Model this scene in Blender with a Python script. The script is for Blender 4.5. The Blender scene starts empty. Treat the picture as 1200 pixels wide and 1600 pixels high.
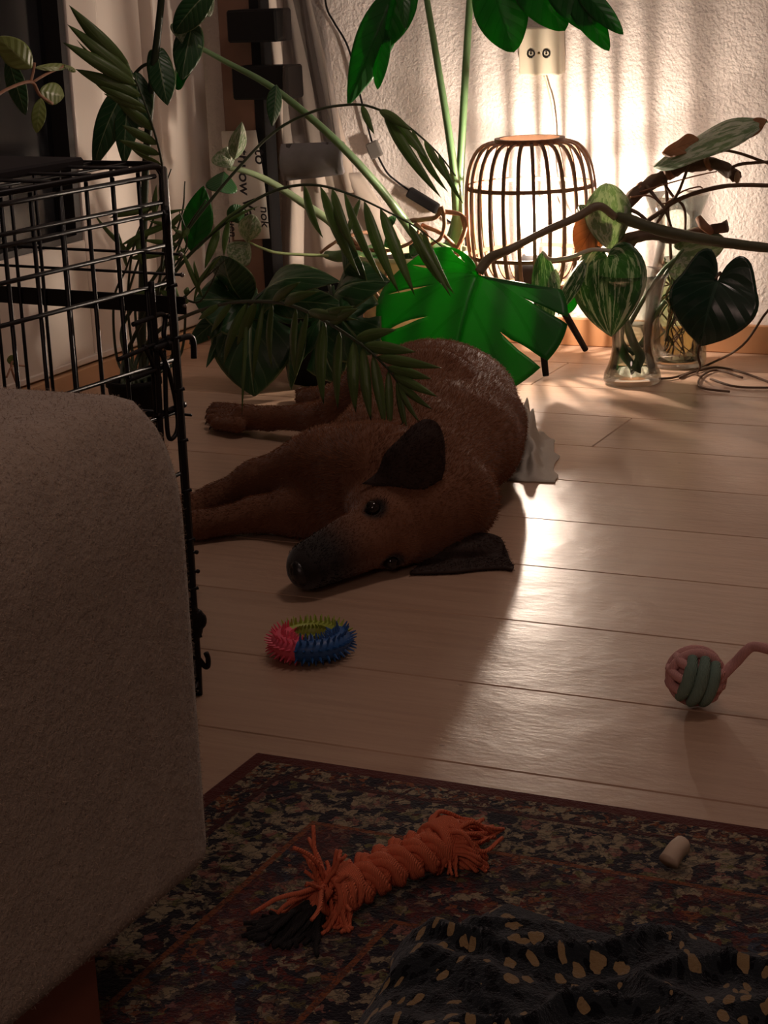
import bpy, bmesh, math, random
import numpy as np
from mathutils import Vector, Matrix, noise
SC = bpy.context.scene
COL = SC.collection
rnd = random.Random(7)

# ------------------------------------------------------------------ camera
F_PX = 3000.0; CAM_H = 0.75
pitch = math.atan(850 / 3000); head = math.radians(25.6); roll = math.atan(0.042)
cam_d = bpy.data.cameras.new('camera'); cam = bpy.data.objects.new('camera', cam_d); COL.objects.link(cam)
cam_d.sensor_width = 36; cam_d.lens = 36 * F_PX / 1600; cam_d.clip_start = 0.05
CM = Matrix.Rotation(head, 4, 'Z') @ Matrix.Rotation(math.pi / 2 - pitch, 4, 'X') @ Matrix.Rotation(-roll, 4, 'Z')
CM.translation = Vector((0, 0, CAM_H)); cam.matrix_world = CM
SC.camera = cam

# ------------------------------------------------------------------ world, lights, exposure
W = bpy.data.worlds.new('night'); SC.world = W; W.use_nodes = True
W.node_tree.nodes['Background'].inputs[0].default_value = (0.02, 0.016, 0.014, 1)
W.node_tree.nodes['Background'].inputs[1].default_value = 0.3

def area_light(name, loc, target, size, power, color):
    l = bpy.data.lights.new(name, 'AREA'); l.shape = 'DISK'; l.size = size; l.energy = power; l.color = color
    o = bpy.data.objects.new(name, l); COL.objects.link(o); o.location = loc
    o.rotation_euler = (Vector(target) - Vector(loc)).to_track_quat('-Z', 'Y').to_euler()
    return o
area_light('room_lamp', (-0.1, -0.9, 1.75), (-1.0, 2.2, 0.1), 0.7, 6.0, (1.0, 0.66, 0.56))
area_light('left_wall_fill', (-0.55, 2.5, 2.33), (-1.9, 3.0, 0.5), 0.5, 8.0, (1.0, 0.76, 0.66))  # unseen fill light, added to brighten the left wall
BULB_STRENGTH = 2100.0

vs = SC.view_settings
SC.display_settings.display_device = 'sRGB'
vs.view_transform = 'Standard'; vs.look = 'None'; vs.gamma = 1; vs.use_curve_mapping = False
vs.exposure = 0.15
try:
    SC.cycles.max_bounces = 10; SC.cycles.transparent_max_bounces = 12; SC.cycles.sample_clamp_indirect = 4
    SC.cycles.caustics_refractive = True; SC.cycles.caustics_reflective = False
except Exception: pass

# ------------------------------------------------------------------ where things stand: picture point -> point on a known plane of the room
_M3 = CM.to_3x3(); CPOS = Vector((0, 0, CAM_H))
def ray(x, y): return _M3 @ Vector(((x - 600) / F_PX, (800 - y) / F_PX, -1))
def fl(x, y, z=0.0):
    d = ray(x, y); return CPOS + d * ((z - CAM_H) / d.z)
def wy(x, y, Y):
    d = ray(x, y); return CPOS + d * (Y / d.y)
def wx(x, y, X):
    d = ray(x, y); return CPOS + d * (X / d.x)
WALL_Y = 3.628; WALL_X = -2.075

# ------------------------------------------------------------------ helpers
def tag(o, label=None, cat=None, group=None, kind=None):
    if label: o['label'] = label
    if cat: o['category'] = cat
    if group: o['group'] = group
    if kind: o['kind'] = kind
    return o
def empty(name, loc, label, cat, group=None):
    o = bpy.data.objects.new(name, None); COL.objects.link(o); o.location = loc; o.empty_display_size = .05
    return tag(o, label, cat, group)
def new_obj(name, me, mat, parent=None, smooth=True, solid=0):
    if mat is not None and len(me.materials) == 0: me.materials.append(mat)
    if smooth:
        me.polygons.foreach_set('use_smooth', [True] * len(me.polygons))
    o = bpy.data.objects.new(name, me); COL.objects.link(o)
    if parent is not None:
        o.parent = parent
        off = parent.location.copy()
        if parent.parent: off += parent.parent.location
        o.location = -off if parent.type == 'EMPTY' else Vector((0, 0, 0))
    if solid:
        m = o.modifiers.new('t', 'SOLIDIFY'); m.thickness = solid; m.offset = 0
    return o
def bm_obj(name, bm, mat, parent=None, smooth=True, **k):
    me = bpy.data.meshes.new(name); bmesh.ops.recalc_face_normals(bm, faces=bm.faces); bm.to_mesh(me); bm.free()
    return new_obj(name, me, mat, parent, smooth, **k)
def autosmooth(o, deg=40):
    me = o.data
    try:
        me.set_sharp_from_angle(angle=math.radians(deg))
    except Exception: pass
    return o

def catmull(pts, n=6):
    pts = [Vector(p) for p in pts]
    if len(pts) < 3: return pts
    out = []
    P = [pts[0] * 2 - pts[1]] + pts + [pts[-1] * 2 - pts[-2]]
    for i in range(1, len(P) - 2):
        for k in range(n):
            t = k / n
            a, b, c, d = P[i - 1], P[i], P[i + 1], P[i + 2]
            out.append(0.5 * ((2 * b) + (c - a) * t + (2 * a - 5 * b + 4 * c - d) * t * t + (3 * b - a - 3 * c + d) * t ** 3))
    out.append(pts[-1]); return out
def lerp_list(vals, n):
    if not hasattr(vals, '__len__'): return [vals] * n
    m = len(vals); out = []
    for i in range(n):
        f = i / (n - 1) * (m - 1); k = min(int(f), m - 2); out.append(vals[k] + (vals[k + 1] - vals[k]) * (f - k))
    return out
def tube(bm, pts, r, segs=8, smooth=6, closed=False, cap=True, wob=0):
    pts = catmull(pts, smooth) if (smooth and not closed) else [Vector(p) for p in pts]
    n = len(pts); rr = lerp_list(r, n)
    rings = []; prev = None
    for i, p in enumerate(pts):
        if closed: t = (pts[(i + 1) % n] - pts[i - 1])
        else: t = pts[min(i + 1, n - 1)] - pts[max(i - 1, 0)]
        if t.length < 1e-9: t = Vector((0, 0, 1))
        t.normalize()
        if prev is None:
            a = t.orthogonal().normalized()
        else:
            a = prev - t * prev.dot(t)
            a = a.normalized() if a.length > 1e-6 else t.orthogonal().normalized()
        prev = a; b = t.cross(a); ring = []
        for k in range(segs):
            th = 2 * math.pi * k / segs; q = rr[i] * (1 + (wob * noise.noise(p * 60 + Vector((k * 3.1, 0, 0))) if wob else 0))
            ring.append(bm.verts.new(p + a * math.cos(th) * q + b * math.sin(th) * q))
        rings.append(ring)
    m = n if closed else n - 1
    for i in range(m):
        A = rings[i]; B = rings[(i + 1) % n]
        for k in range(segs):
            bm.faces.new((A[k], A[(k + 1) % segs], B[(k + 1) % segs], B[k]))
    if cap and not closed:
        bm.faces.new(rings[0][::-1]); bm.faces.new(rings[-1])
    return bm
def tube_obj(name, pts, r, mat, parent=None, **k):
    bm = bmesh.new(); tube(bm, pts, r, **k); return bm_obj(name, bm, mat, parent)
def box(bm, a, b, bevel=0, M=None, segs=1):
    a = Vector(a); b = Vector(b)
    r = bmesh.ops.create_cube(bm, size=1); vs_ = r['verts']
    for v in vs_:
        v.co = Vector((a.x + (v.co.x + .5) * (b.x - a.x), a.y + (v.co.y + .5) * (b.y - a.y), a.z + (v.co.z + .5) * (b.z - a.z)))
    if bevel:
        es = list({e for v in vs_ for e in v.link_edges})
        rb = bmesh.ops.bevel(bm, geom=es, offset=bevel, segments=segs, affect='EDGES', profile=.5)
        vs_ = list({v for f in rb['faces'] for v in f.verts} | {v for v in vs_ if v.is_valid})
    if M is not None:
        for v in vs_: v.co = M @ v.co
    return bm
def box_obj(name, a, b, mat, parent=None, bevel=0, M=None, segs=1):
    bm = bmesh.new(); box(bm, a, b, bevel, M, segs)
    o = bm_obj(name, bm, mat, parent, smooth=False); return o
def lathe(bm, prof, center, segs=32, wall=None):
    c = Vector(center); rings = []
    for r, z in prof:
        if r < 1e-6: rings.append([bm.verts.new(c + Vector((0, 0, z)))]); continue
        rings.append([bm.verts.new(c + Vector((r * math.cos(2 * math.pi * k / segs), r * math.sin(2 * math.pi * k / segs), z))) for k in range(segs)])
    for A, B in zip(rings, rings[1:]):
        for k in range(segs):
            k2 = (k + 1) % segs
            if len(A) == 1 and len(B) == 1: continue
            if len(A) == 1: bm.faces.new((A[0], B[k2], B[k]))
            elif len(B) == 1: bm.faces.new((A[k], A[k2], B[0]))
            else: bm.faces.new((A[k], A[k2], B[k2], B[k]))
    return bm
def sphere(bm, c, r, sc=(1, 1, 1), seg=16, M=None):
    q = bmesh.ops.create_uvsphere(bm, u_segments=seg, v_segments=max(6, seg // 2), radius=r)
    for v in q['verts']:
        v.co = Vector((v.co.x * sc[0], v.co.y * sc[1], v.co.z * sc[2]))
        if M is not None: v.co = M @ v.co
        v.co += Vector(c)
    return bm

# ------------------------------------------------------------------ materials
class NT:
    def __init__(s, name):
        s.m = bpy.data.materials.new(name); s.m.use_nodes = True; s.t = s.m.node_tree; s.n = s.t.nodes; s.l = s.t.links
        s.b = s.n['Principled BSDF']; s.out = s.n['Material Output']
    def add(s, ty, ins=None, **kw):
        nd = s.n.new(ty)
        for k, v in kw.items(): setattr(nd, k, v)
        for k, v in (ins or {}).items(): s.set(nd, k, v)
        return nd
    def set(s, nd, k, v):
        if isinstance(v, bpy.types.NodeSocket): s.l.new(v, nd.inputs[k])
        else: nd.inputs[k].default_value = v
    def P(s, **kw):
        for k, v in kw.items(): s.set(s.b, k.replace('_', ' '), v)
    def math(s, op, a, b=None, c=None, clamp=False):
        nd = s.add('ShaderNodeMath', operation=op, use_clamp=clamp)
        s.set(nd, 0, a)
        if b is not None: s.set(nd, 1, b)
        if c is not None: s.set(nd, 2, c)
        return nd.outputs[0]
    def mix(s, fac, a, b, blend='MIX'):
        nd = s.add('ShaderNodeMix', data_type='RGBA', blend_type=blend)
        s.set(nd, 0, fac); s.set(nd, 6, a); s.set(nd, 7, b); return nd.outputs[2]
    def ramp(s, fac, stops, interp='LINEAR'):
        nd = s.add('ShaderNodeValToRGB'); cr = nd.color_ramp; cr.interpolation = interp
        while len(cr.elements) < len(stops): cr.elements.new(0.5)
        for e, (p, c) in zip(cr.elements, stops):
            e.position = p; e.color = c if len(c) == 4 else (*c, 1)
        s.set(nd, 0, fac); return nd.outputs[0]
    def obj(s): return s.add('ShaderNodeTexCoord').outputs['Object']
    def uv(s): return s.add('ShaderNodeTexCoord').outputs['UV']
    def mapping(s, v, scale=(1, 1, 1), loc=(0, 0, 0), rot=(0, 0, 0)):
        return s.add('ShaderNodeMapping', {'Vector': v, 'Scale': scale, 'Location': loc, 'Rotation': rot}).outputs[0]
    def noise(s, v, scale, detail=3, rough=.55, dist=0, out=0):
        return s.add('ShaderNodeTexNoise', {'Vector': v, 'Scale': scale, 'Detail': detail, 'Roughness': rough, 'Distortion': dist}).outputs[out]
    def bump(s, h, strength=.3, dist=.002, normal=None):
        nd = s.add('ShaderNodeBump', {'Height': h, 'Strength': strength, 'Distance': dist})
        if normal is not None: s.set(nd, 'Normal', normal)
        s.set(s.b, 'Normal', nd.outputs[0]); return nd.outputs[0]
def c4(c): return (*c, 1) if len(c) == 3 else c
def plain(name, col, rough=.5, metal=0, var=0, vscale=20, bump=0, bscale=200, bdist=.001, **kw):
    t = NT(name); o = t.obj()
    if var:
        n = t.noise(o, vscale); a = tuple(x * (1 - var) for x in col[:3]); b = tuple(min(1, x * (1 + var)) for x in col[:3])
        t.P(Base_Color=t.mix(n, c4(a), c4(b)))
    else: t.P(Base_Color=c4(col))
    t.P(Roughness=rough, Metallic=metal)
    if bump: t.bump(t.noise(o, bscale), bump, bdist)
    for k, v in kw.items(): t.set(t.b, k.replace('_', ' '), v)
    return t.m

def m_wall():
    t = NT('stucco'); o = t.obj()
    n1 = t.noise(o, 150, 3, .6); n2 = t.noise(o, 60, 2, .5); 
    h = t.math('ADD', n1, t.math('MULTIPLY', n2, .7))
    t.bump(h, .8, .0042)
    t.P(Base_Color=t.mix(t.noise(o, 3), (.70, .64, .60, 1), (.78, .72, .68, 1)), Roughness=.85)
    return t.m
M_WALL = m_wall()
def m_plank():
    t = NT('lacquered_pine'); o = t.obj()
    inf = t.add('ShaderNodeObjectInfo').outputs['Random']
    gc = t.mapping(o, (1.6, 26, 10)); g = t.noise(gc, 3, 5, .6, .4)
    fine = t.noise(t.mapping(o, (6, 160, 40)), 3, 3, .6)
    base = t.ramp(g, [(.25, (.44, .285, .20)), (.5, (.52, .35, .245)), (.75, (.58, .40, .285))])
    base = t.mix(t.math('MULTIPLY', fine, .25), base, (.32, .19, .13, 1))
    hsv = t.add('ShaderNodeHueSaturation', {'Color': base, 'Value': t.math('MULTIPLY_ADD', inf, .18, .92)}).outputs[0]
    kn = t.add('ShaderNodeTexVoronoi', {'Vector': t.mapping(o, (1, 1.8, 1)), 'Scale': 7.0, 'Randomness': 1.0}).outputs['Distance']
    km = t.math('LESS_THAN', kn, .022)
    hsv = t.mix(t.math('MULTIPLY', km, .6), hsv, (.12, .05, .03, 1))
    t.P(Base_Color=hsv, Roughness=t.math('MULTIPLY_ADD', t.noise(o, 9, 4), .14, .27))
    b1 = t.noise(t.mapping(o, (1, 2.2, 1)), 55, 4, .6); b2 = t.noise(o, 9, 2)
    h = t.math('ADD', t.math('MULTIPLY', b1, .5), t.math('MULTIPLY', b2, 2.2))
    t.bump(h, .5, .0020)
    t.set(t.b, 'Specular IOR Level', .5)
    return t.m
M_PLANK = m_plank()
M_GAP = plain('floor_gap', (.03, .018, .012), .9)
M_BASE = plain('baseboard_wood', (.46, .23, .11), .4, var=.15, vscale=8)
M_CREAM = plain('cream_paint', (.80, .72, .64), .45, var=.05, vscale=3, bump=.1, bscale=40)
M_DARKP = plain('dark_frame', (.02, .018, .018), .4)
M_CEIL = plain('ceiling_paint', (.6, .57, .54), .9)
def m_glass(name='clear_glass', col=(.96, .98, .96), rough=.0, ior=1.47):
    t = NT(name); t.P(Base_Color=c4(col), Roughness=rough, IOR=ior); t.set(t.b, 'Transmission Weight', 1.0); return t.m
M_GLASS = m_glass(); M_WATER = m_glass('water', (.93, .95, .86), 0, 1.33); M_GWATER = m_glass('murky_water', (.78, .80, .50), .02, 1.33)
M_NIGHT = plain('night_window', (.008, .008, .009), .12)
M_BLACK = plain('black_enamel', (.006, .005, .006), .42)
M_BLACK.node_tree.nodes['Principled BSDF'].inputs['Specular IOR Level'].default_value = .3
M_BLACKM = plain('black_matte', (.006, .0055, .006), .75)
M_BLACKM.node_tree.nodes['Principled BSDF'].inputs['Specular IOR Level'].default_value = .2
M_BAMBOO = plain('brown_bamboo', (.17, .085, .045), .55, var=.35, vscale=60)
M_BAMBOOL = plain('pale_bamboo', (.42, .27, .15), .55, var=.25, vscale=60)
M_PLASTIC = plain('cream_plastic', (.66, .60, .47), .35)
M_DARKHOLE = plain('dark_hole', (.01, .01, .01), .4)

def m_leaf(name, c1, c2, vein, rough=.38, trans=.35, tcol=None, varieg=None, nv=9, edge=None, vs_=.5, spec=.5):
    t = NT(name); uv = t.uv(); sep = t.add('ShaderNodeSeparateXYZ', {0: uv}); u, v = sep.outputs[0], sep.outputs[1]
    s = t.math('MULTIPLY', t.math('ABSOLUTE', t.math('SUBTRACT', v, .5)), 2)
    o = t.obj(); n = t.noise(o, 28, 3)
    base = t.mix(n, c4(c1), c4(c2))
    ph = t.math('MULTIPLY', t.math('SUBTRACT', u, t.math('MULTIPLY', s, .16)), nv)
    fr = t.math('ABSOLUTE', t.math('SUBTRACT', t.math('FRACT', ph), .5))
    sv = t.math('LESS_THAN', fr, .05)
    if varieg:
        vc, thr, st = varieg
        nn = t.noise(t.mapping(uv, st), 3.2, 5, .65, .6)
        mk = t.math('GREATER_THAN', nn, thr)
        base = t.mix(mk, base, c4(vc))
        n2 = t.noise(t.mapping(uv, (st[0] * 2.3, st[1] * 2.3, 1)), 4, 4, .6, .8)
        base = t.mix(t.math('MULTIPLY', t.math('GREATER_THAN', n2, thr + .07), .7), base, c4(tuple((a + b) / 2 for a, b in zip(vc, c1))))
    base = t.mix(t.math('MULTIPLY', sv, vs_), base, c4(vein))
    base = t.mix(t.math('MULTIPLY', t.math('LESS_THAN', s, .035), .85), base, c4(vein))
    if edge: base = t.mix(t.math('MULTIPLY', t.math('GREATER_THAN', s, .95), .8), base, c4(edge))
    t.P(Base_Color=base, Roughness=rough); t.set(t.b, 'Specular IOR Level', spec)
    hb = t.math('ADD', t.math('MULTIPLY', fr, 2.0), t.math('MULTIPLY', n, .5)); nb = t.bump(hb, .35, .002)
    tr = t.add('ShaderNodeBsdfTranslucent', {'Color': t.mix(.75, base, c4(tcol or c2)), 'Normal': nb})
    mx = t.add('ShaderNodeMixShader', {0: trans, 1: t.b.outputs[0], 2: tr.outputs[0]})
    t.l.new(mx.outputs[0], t.out.inputs[0]); return t.m
L_DARK = m_leaf('dark_monstera_leaf', (.014, .058, .022), (.035, .11, .035), (.24, .32, .17), trans=.16, tcol=(.02, .20, .04), vs_=.22, edge=(.16, .22, .09))
L_BACK = m_leaf('backlit_monstera_leaf', (.025, .12, .03), (.035, .19, .045), (.01, .07, .015), trans=.5, tcol=(.03, .42, .03), nv=7, vs_=.6)
L_MID = m_leaf('green_leaf', (.02, .09, .025), (.04, .15, .04), (.10, .2, .08), trans=.3, tcol=(.04, .30, .04), vs_=.3)
L_PALM = m_leaf('palm_leaf', (.085, .14, .04), (.15, .24, .07), (.22, .28, .13), trans=.25, tcol=(.10, .24, .05), nv=2, rough=.42, vs_=0)
L_VAR = m_leaf('marbled_leaf', (.02, .08, .025), (.05, .15, .045), (.3, .38, .2), trans=.3, tcol=(.2, .4, .12), varieg=((.55, .60, .42), .54, (1.2, 4.5, 1)), vs_=.2)
L_VARP = m_leaf('pale_marbled_leaf', (.12, .22, .10), (.25, .36, .2), (.45, .5, .36), trans=.35, tcol=(.4, .5, .25), varieg=((.58, .62, .5), .50, (1.5, 3, 1)), vs_=.2)
L_PALE = m_leaf('light_green_leaf', (.20, .27, .07), (.30, .38, .12), (.36, .42, .2), trans=.25, tcol=(.3, .4, .1), nv=6, vs_=.2)
L_HEART = m_leaf('glossy_heart_leaf', (.008, .028, .016), (.016, .045, .026), (.03, .07, .045), rough=.24, trans=.06, tcol=(.02, .1, .03), nv=9, vs_=.5, spec=.6)
L_BROWN = m_leaf('withered_leaf', (.25, .11, .045), (.42, .22, .10), (.15, .07, .03), trans=.35, tcol=(.5, .25, .1), nv=8, vs_=.5, rough=.6)
M_PETIOLE = plain('green_petiole', (.13, .24, .10), .4, var=.25, vscale=14)
M_PETDARK = plain('dark_petiole', (.025, .04, .02), .45, var=.2)
M_RACHIS = plain('palm_rachis', (.03, .045, .018), .5)
M_ROOT = plain('aerial_root', (.32, .16, .09), .7, var=.35, vscale=50, bump=.4, bscale=160)
M_BRANCH = plain('brown_branch', (.13, .08, .05), .7, var=.4, vscale=30, bump=.5, bscale=90, bdist=.002)
M_BRANCHG = plain('green_brown_branch', (.075, .075, .04), .55, var=.4, vscale=22, bump=.4, bscale=90)
M_SOIL = plain('soil', (.03, .018, .012), .95, var=.5, vscale=80, bump=.8, bscale=120, bdist=.004)

# ------------------------------------------------------------------ setting: floor planks, walls, baseboards
bm = bmesh.new(); box(bm, (-2.3, -2.2, -.05), (1.6, WALL_Y + .1, -.012))
floor = bm_obj('floor', bm, M_GAP, smooth=False); tag(floor, kind='structure')
PW = .2065; y0 = 1.5935 - 5 * PW
def plank(x0, x1, ya, yb):
    bm = bmesh.new(); box(bm, (x0, ya + .0007, -.012), (x1, yb - .0007, 0), bevel=.0012)
    bm_obj('plank', bm, M_PLANK, floor, smooth=False)
rp = random.Random(3)
k = 0
for i in range(-6, 16):
    ya = 1.5935 + (i - 5) * PW; yb = min(ya + PW, WALL_Y)
    if ya > WALL_Y - .01: break
    joints = [-2.3]
    if i in (8, 11, 13): joints.append(-1.2 + rp.uniform(-.6, .9))
    joints.append(1.6)
    for a, b in zip(joints, joints[1:]): plank(a + .0006, b - .0006, ya, yb)

bm = bmesh.new(); box(bm, (-2.35, WALL_Y, -.05), (1.7, WALL_Y + .1, 2.4)); tag(bm_obj('wall_back', bm, M_WALL, smooth=False), kind='structure')
bm = bmesh.new(); box(bm, (WALL_X - .12, -2.2, -.05), (WALL_X - .06, WALL_Y, 2.4)); wl = tag(bm_obj('wall_left', bm, M_CREAM, smooth=False), kind='structure')
bm = bmesh.new(); box(bm, (1.6, -2.2, -.05), (1.7, WALL_Y, 2.4)); tag(bm_obj('wall_right', bm, M_CEIL, smooth=False), kind='structure')
bm = bmesh.new(); box(bm, (-2.3, -2.3, -.05), (1.7, -2.2, 2.4)); tag(bm_obj('wall_front', bm, M_CEIL, smooth=False), kind='structure')
bm = bmesh.new(); box(bm, (-2.35, -2.3, 2.4), (1.7, WALL_Y + .1, 2.45)); tag(bm_obj('ceiling', bm, M_CEIL, smooth=False), kind='structure')
bm = bmesh.new(); box(bm, (WALL_X + .01, WALL_Y - .014, 0), (1.6, WALL_Y, .056), bevel=.002); tag(bm_obj('baseboard_back', bm, M_BASE, smooth=False), kind='structure')

# left wall: dark window above a cream parapet, panelled boards between window and corner
def yl(x, y): return wx(x, y, WALL_X).y
def zl(x, y): return wx(x, y, WALL_X).z
ye = yl(107, 130)                     # window's far edge
zs = zl(60, 384)                      # window's lower edge
win = bpy.data.objects.new('window_1', None); COL.objects.link(win); tag(win, kind='structure')
box_obj('pane', (WALL_X - .055, .6, zs), (WALL_X - .045, ye, 2.2), M_NIGHT, win)
box_obj('window_frame', (WALL_X - .06, ye, zs - .03), (WALL_X - .01, ye + .018, 2.25), M_DARKP, win)
box_obj('window_frame', (WALL_X - .06, .6, zs - .012), (WALL_X - .01, ye, zs), M_DARKP, win)
M_GAUZE = plain('grey_gauze', (.075, .065, .062), .8)
# parapet below the window and the boards beside it
box_obj('parapet', (WALL_X - .06, .6, .045), (WALL_X - .005, ye + .02, zs - .012), M_CREAM, wl, bevel=.002)
bounds = [yl(119, 130), yl(166, 130), yl(172, 130), yl(240, 130), yl(247, 130), yl(322, 130)]
for j, (a, b, d) in enumerate(((bounds[0], bounds[1], .012), (bounds[2], bounds[3], 0), (bounds[4], bounds[5], .02))):
    box_obj('panel', (WALL_X - .06, a, .04), (WALL_X - .02 + d, b - .002, 2.4), M_CREAM, wl, bevel=.004, segs=2)
box_obj('ledge', (WALL_X - .05, .8, .04), (WALL_X - .001, WALL_Y - .02, .052), M_CREAM, wl, bevel=.002)
bm = bmesh.new(); box(bm, (WALL_X - .05, .8, 0), (WALL_X + .008, WALL_Y - .016, .036), bevel=.002)
tag(bm_obj('baseboard_left', bm, plain('light_oak', (.60, .36, .20), .4, var=.1), smooth=False), kind='structure')

# ------------------------------------------------------------------ things in the corner
def tape(name, rows, mat, parent, solid=.002):
    """quad sheet through rows of 3-D points"""
    bm = bmesh.new(); V = [[bm.verts.new(p) for p in r] for r in rows]
    for A, B in zip(V, V[1:]):
        for k in range(len(A) - 1): bm.faces.new((A[k], A[k + 1], B[k + 1], B[k]))
    return bm_obj(name, bm, mat, parent, solid=solid)
CY = 3.50
a = wy(330, 0, CY); b = wy(386, 0, CY); zt = 1.0
w_ = b.x - a.x
M_OLDWOOD = plain('weathered_brown_board', (.16, .085, .055), .7, var=.5, vscale=9, bump=.3, bscale=30)
pb = box_obj('wooden_post', (a.x + .012, CY, .002), (b.x + .012, CY + .05, 1.3), M_OLDWOOD, bevel=.003)
tag(pb, 'weathered brown wooden post standing in the room corner behind the handwritten paper', 'post')
# paper with handwriting
pr = empty('paper_note', wy(380, 290, CY - .004), 'white paper note with vertical handwriting taped to the brown corner post', 'note')
M_PAPER = plain('white_paper', (.62, .58, .52), .7, var=.05)
p1 = wy(347, 205, CY - .006); p2 = wy(402, 203, CY - .006); p3 = wy(424, 372, CY - .006); p4 = wy(366, 375, CY - .006)
rows = []
for i in range(9):
    t = i / 8; A = p1.lerp(p4, t); B = p2.lerp(p3, t); rows.append([A.lerp(B, s / 6) + Vector((0, -.004 * math.sin(t * 5 + s * .4) - .003, 0)) for s in range(7)])
tape('sheet', rows, M_PAPER, pr, .0006)
M_INK = plain('black_ink', (.01, .008, .012), .7)
def text_obj(txt, loc, size, rot, mat, parent, name='lettering', shear=0):
    cu = bpy.data.curves.new(name, 'FONT'); cu.body = txt; cu.size = size; cu.extrude = .0003; cu.shear = shear; cu.offset = size * .012
    o = bpy.data.objects.new(name, cu); COL.objects.link(o); cu.materials.append(mat)
    dg = bpy.context.evaluated_depsgraph_get(); me = bpy.data.meshes.new_from_object(o.evaluated_get(dg))
    bpy.data.objects.remove(o)
    o = bpy.data.objects.new(name, me); COL.objects.link(o); o.parent = parent
    o.matrix_world = Matrix.Translation(loc) @ rot; o.location = Vector(loc) - parent.location; o.rotation_euler = rot.to_euler()
    return o
RT = Matrix.Rotation(math.pi / 2, 4, 'X') @ Matrix.Rotation(-math.pi / 2, 4, 'Z')
for s, x, y, sz in (('to', 398, 232, .036), ('nok', 407, 322, .028), ('thuow', 371, 232, .036), ('Vau', 379, 308, .040), ('Guen_', 357, 330, .024)):
    text_obj(s, wy(x, y, CY - .017), sz, RT, M_INK, pr, shear=.1)

# black slatted shelf end beside the post, grey gauze curtain with weighted hem, cream curtain behind
sh = empty('shelf_ladder', wy(392, 100, 3.52), 'black wooden ladder shelf with two thick rungs beside the brown corner post', 'shelf')
q0 = wy(386, 0, 3.53); q1 = wy(399, 0, 3.53)
box_obj('upright', (q0.x + .020, 3.4995, .003), (q1.x + .022, 3.545, 1.2), M_BLACKM, sh)
for (x0, x1, ya, yb) in ((378, 452, 12, 65), (386, 470, 100, 153)):
    A = wy(x0, yb, 3.49); B = wy(x1, ya, 3.49)
    box_obj('rung', (A.x, 3.43, A.z), (B.x, 3.4993, B.z), M_BLACKM, sh, bevel=.004)
def cloth(name, top, bot, Y, n, amp, mat, parent, rows=14, phase=0, solid=.0012):
    """hanging cloth between a top and a bottom picture span, with n folds"""
    T0, T1 = wy(*top[0], Y), wy(*top[1], Y); B0, B1 = wy(*bot[0], Y), wy(*bot[1], Y)
    R = []
    for i in range(rows):
        t = i / (rows - 1); A = T0.lerp(B0, t); B = T1.lerp(B1, t); row = []
        for k in range(n * 8 + 1):
            s = k / (n * 8); p = A.lerp(B, s)
            p.y += amp * math.sin(2 * math.pi * n * s + phase + .6 * math.sin(3 * t)) * (.5 + .6 * t) + amp * .5 * math.sin(5.3 * s * n + 2 * t)
            row.append(p)
        R.append(row)
    return tape(name, R, mat, parent, solid)
cc = empty('cream_curtain', wy(500, 200, 3.57), 'cream cotton curtain bunched in the room corner and fanning out at the bottom', 'curtain')
M_CREAMC = plain('cream_cotton', (.60, .52, .45), .8, var=.06, bump=.15, bscale=300)
cloth('drape', ((398, -30), (478, -30)), ((432, 300), (560, 300)), 3.575, 3, .012, M_CREAMC, cc)
cloth('drape', ((440, 270), (560, 270)), ((430, 470), (660, 420)), 3.57, 4, .012, M_CREAMC, cc, phase=1)
gc = empty('gauze_curtain', wy(480, 100, 3.46), 'sheer dark grey gauze curtain hanging beside the textured wall with a wide weighted hem', 'curtain')
def m_gauze():
    t = NT('sheer_grey_gauze'); t.P(Base_Color=(.10, .085, .08, 1), Roughness=.8)
    tr = t.add('ShaderNodeBsdfTransparent'); mx = t.add('ShaderNodeMixShader', {0: .35, 1: t.b.outputs[0], 2: tr.outputs[0]})
    t.l.new(mx.outputs[0], t.out.inputs[0]); return t.m
MG = m_gauze()
cloth('gauze', ((448, -40), (500, -40)), ((505, 225), (533, 225)), 3.405, 2, .008, MG, gc, solid=0)
cloth('gauze', ((440, -40), (470, -40)), ((437, 235), (520, 225)), 3.41, 2, .010, MG, gc, solid=0, phase=2)
A = wy(440, 226, 3.40); B = wy(537, 222, 3.40); C_ = wy(537, 271, 3.40); D = wy(443, 282, 3.40)
rows = []
for i in range(5):
    t = i / 4; row = []
    for k_ in range(13):
        s = k_ / 12; p = A.lerp(D, t).lerp(B.lerp(C_, t), s); p.y += .004 * math.sin(9 * s) - .012 * math.sin(math.pi * t); row.append(p)
    rows.append(row)
tape('hem', rows, plain('grey_hem', (.20, .19, .195), .7, var=.15, vscale=60), gc, .008)

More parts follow.
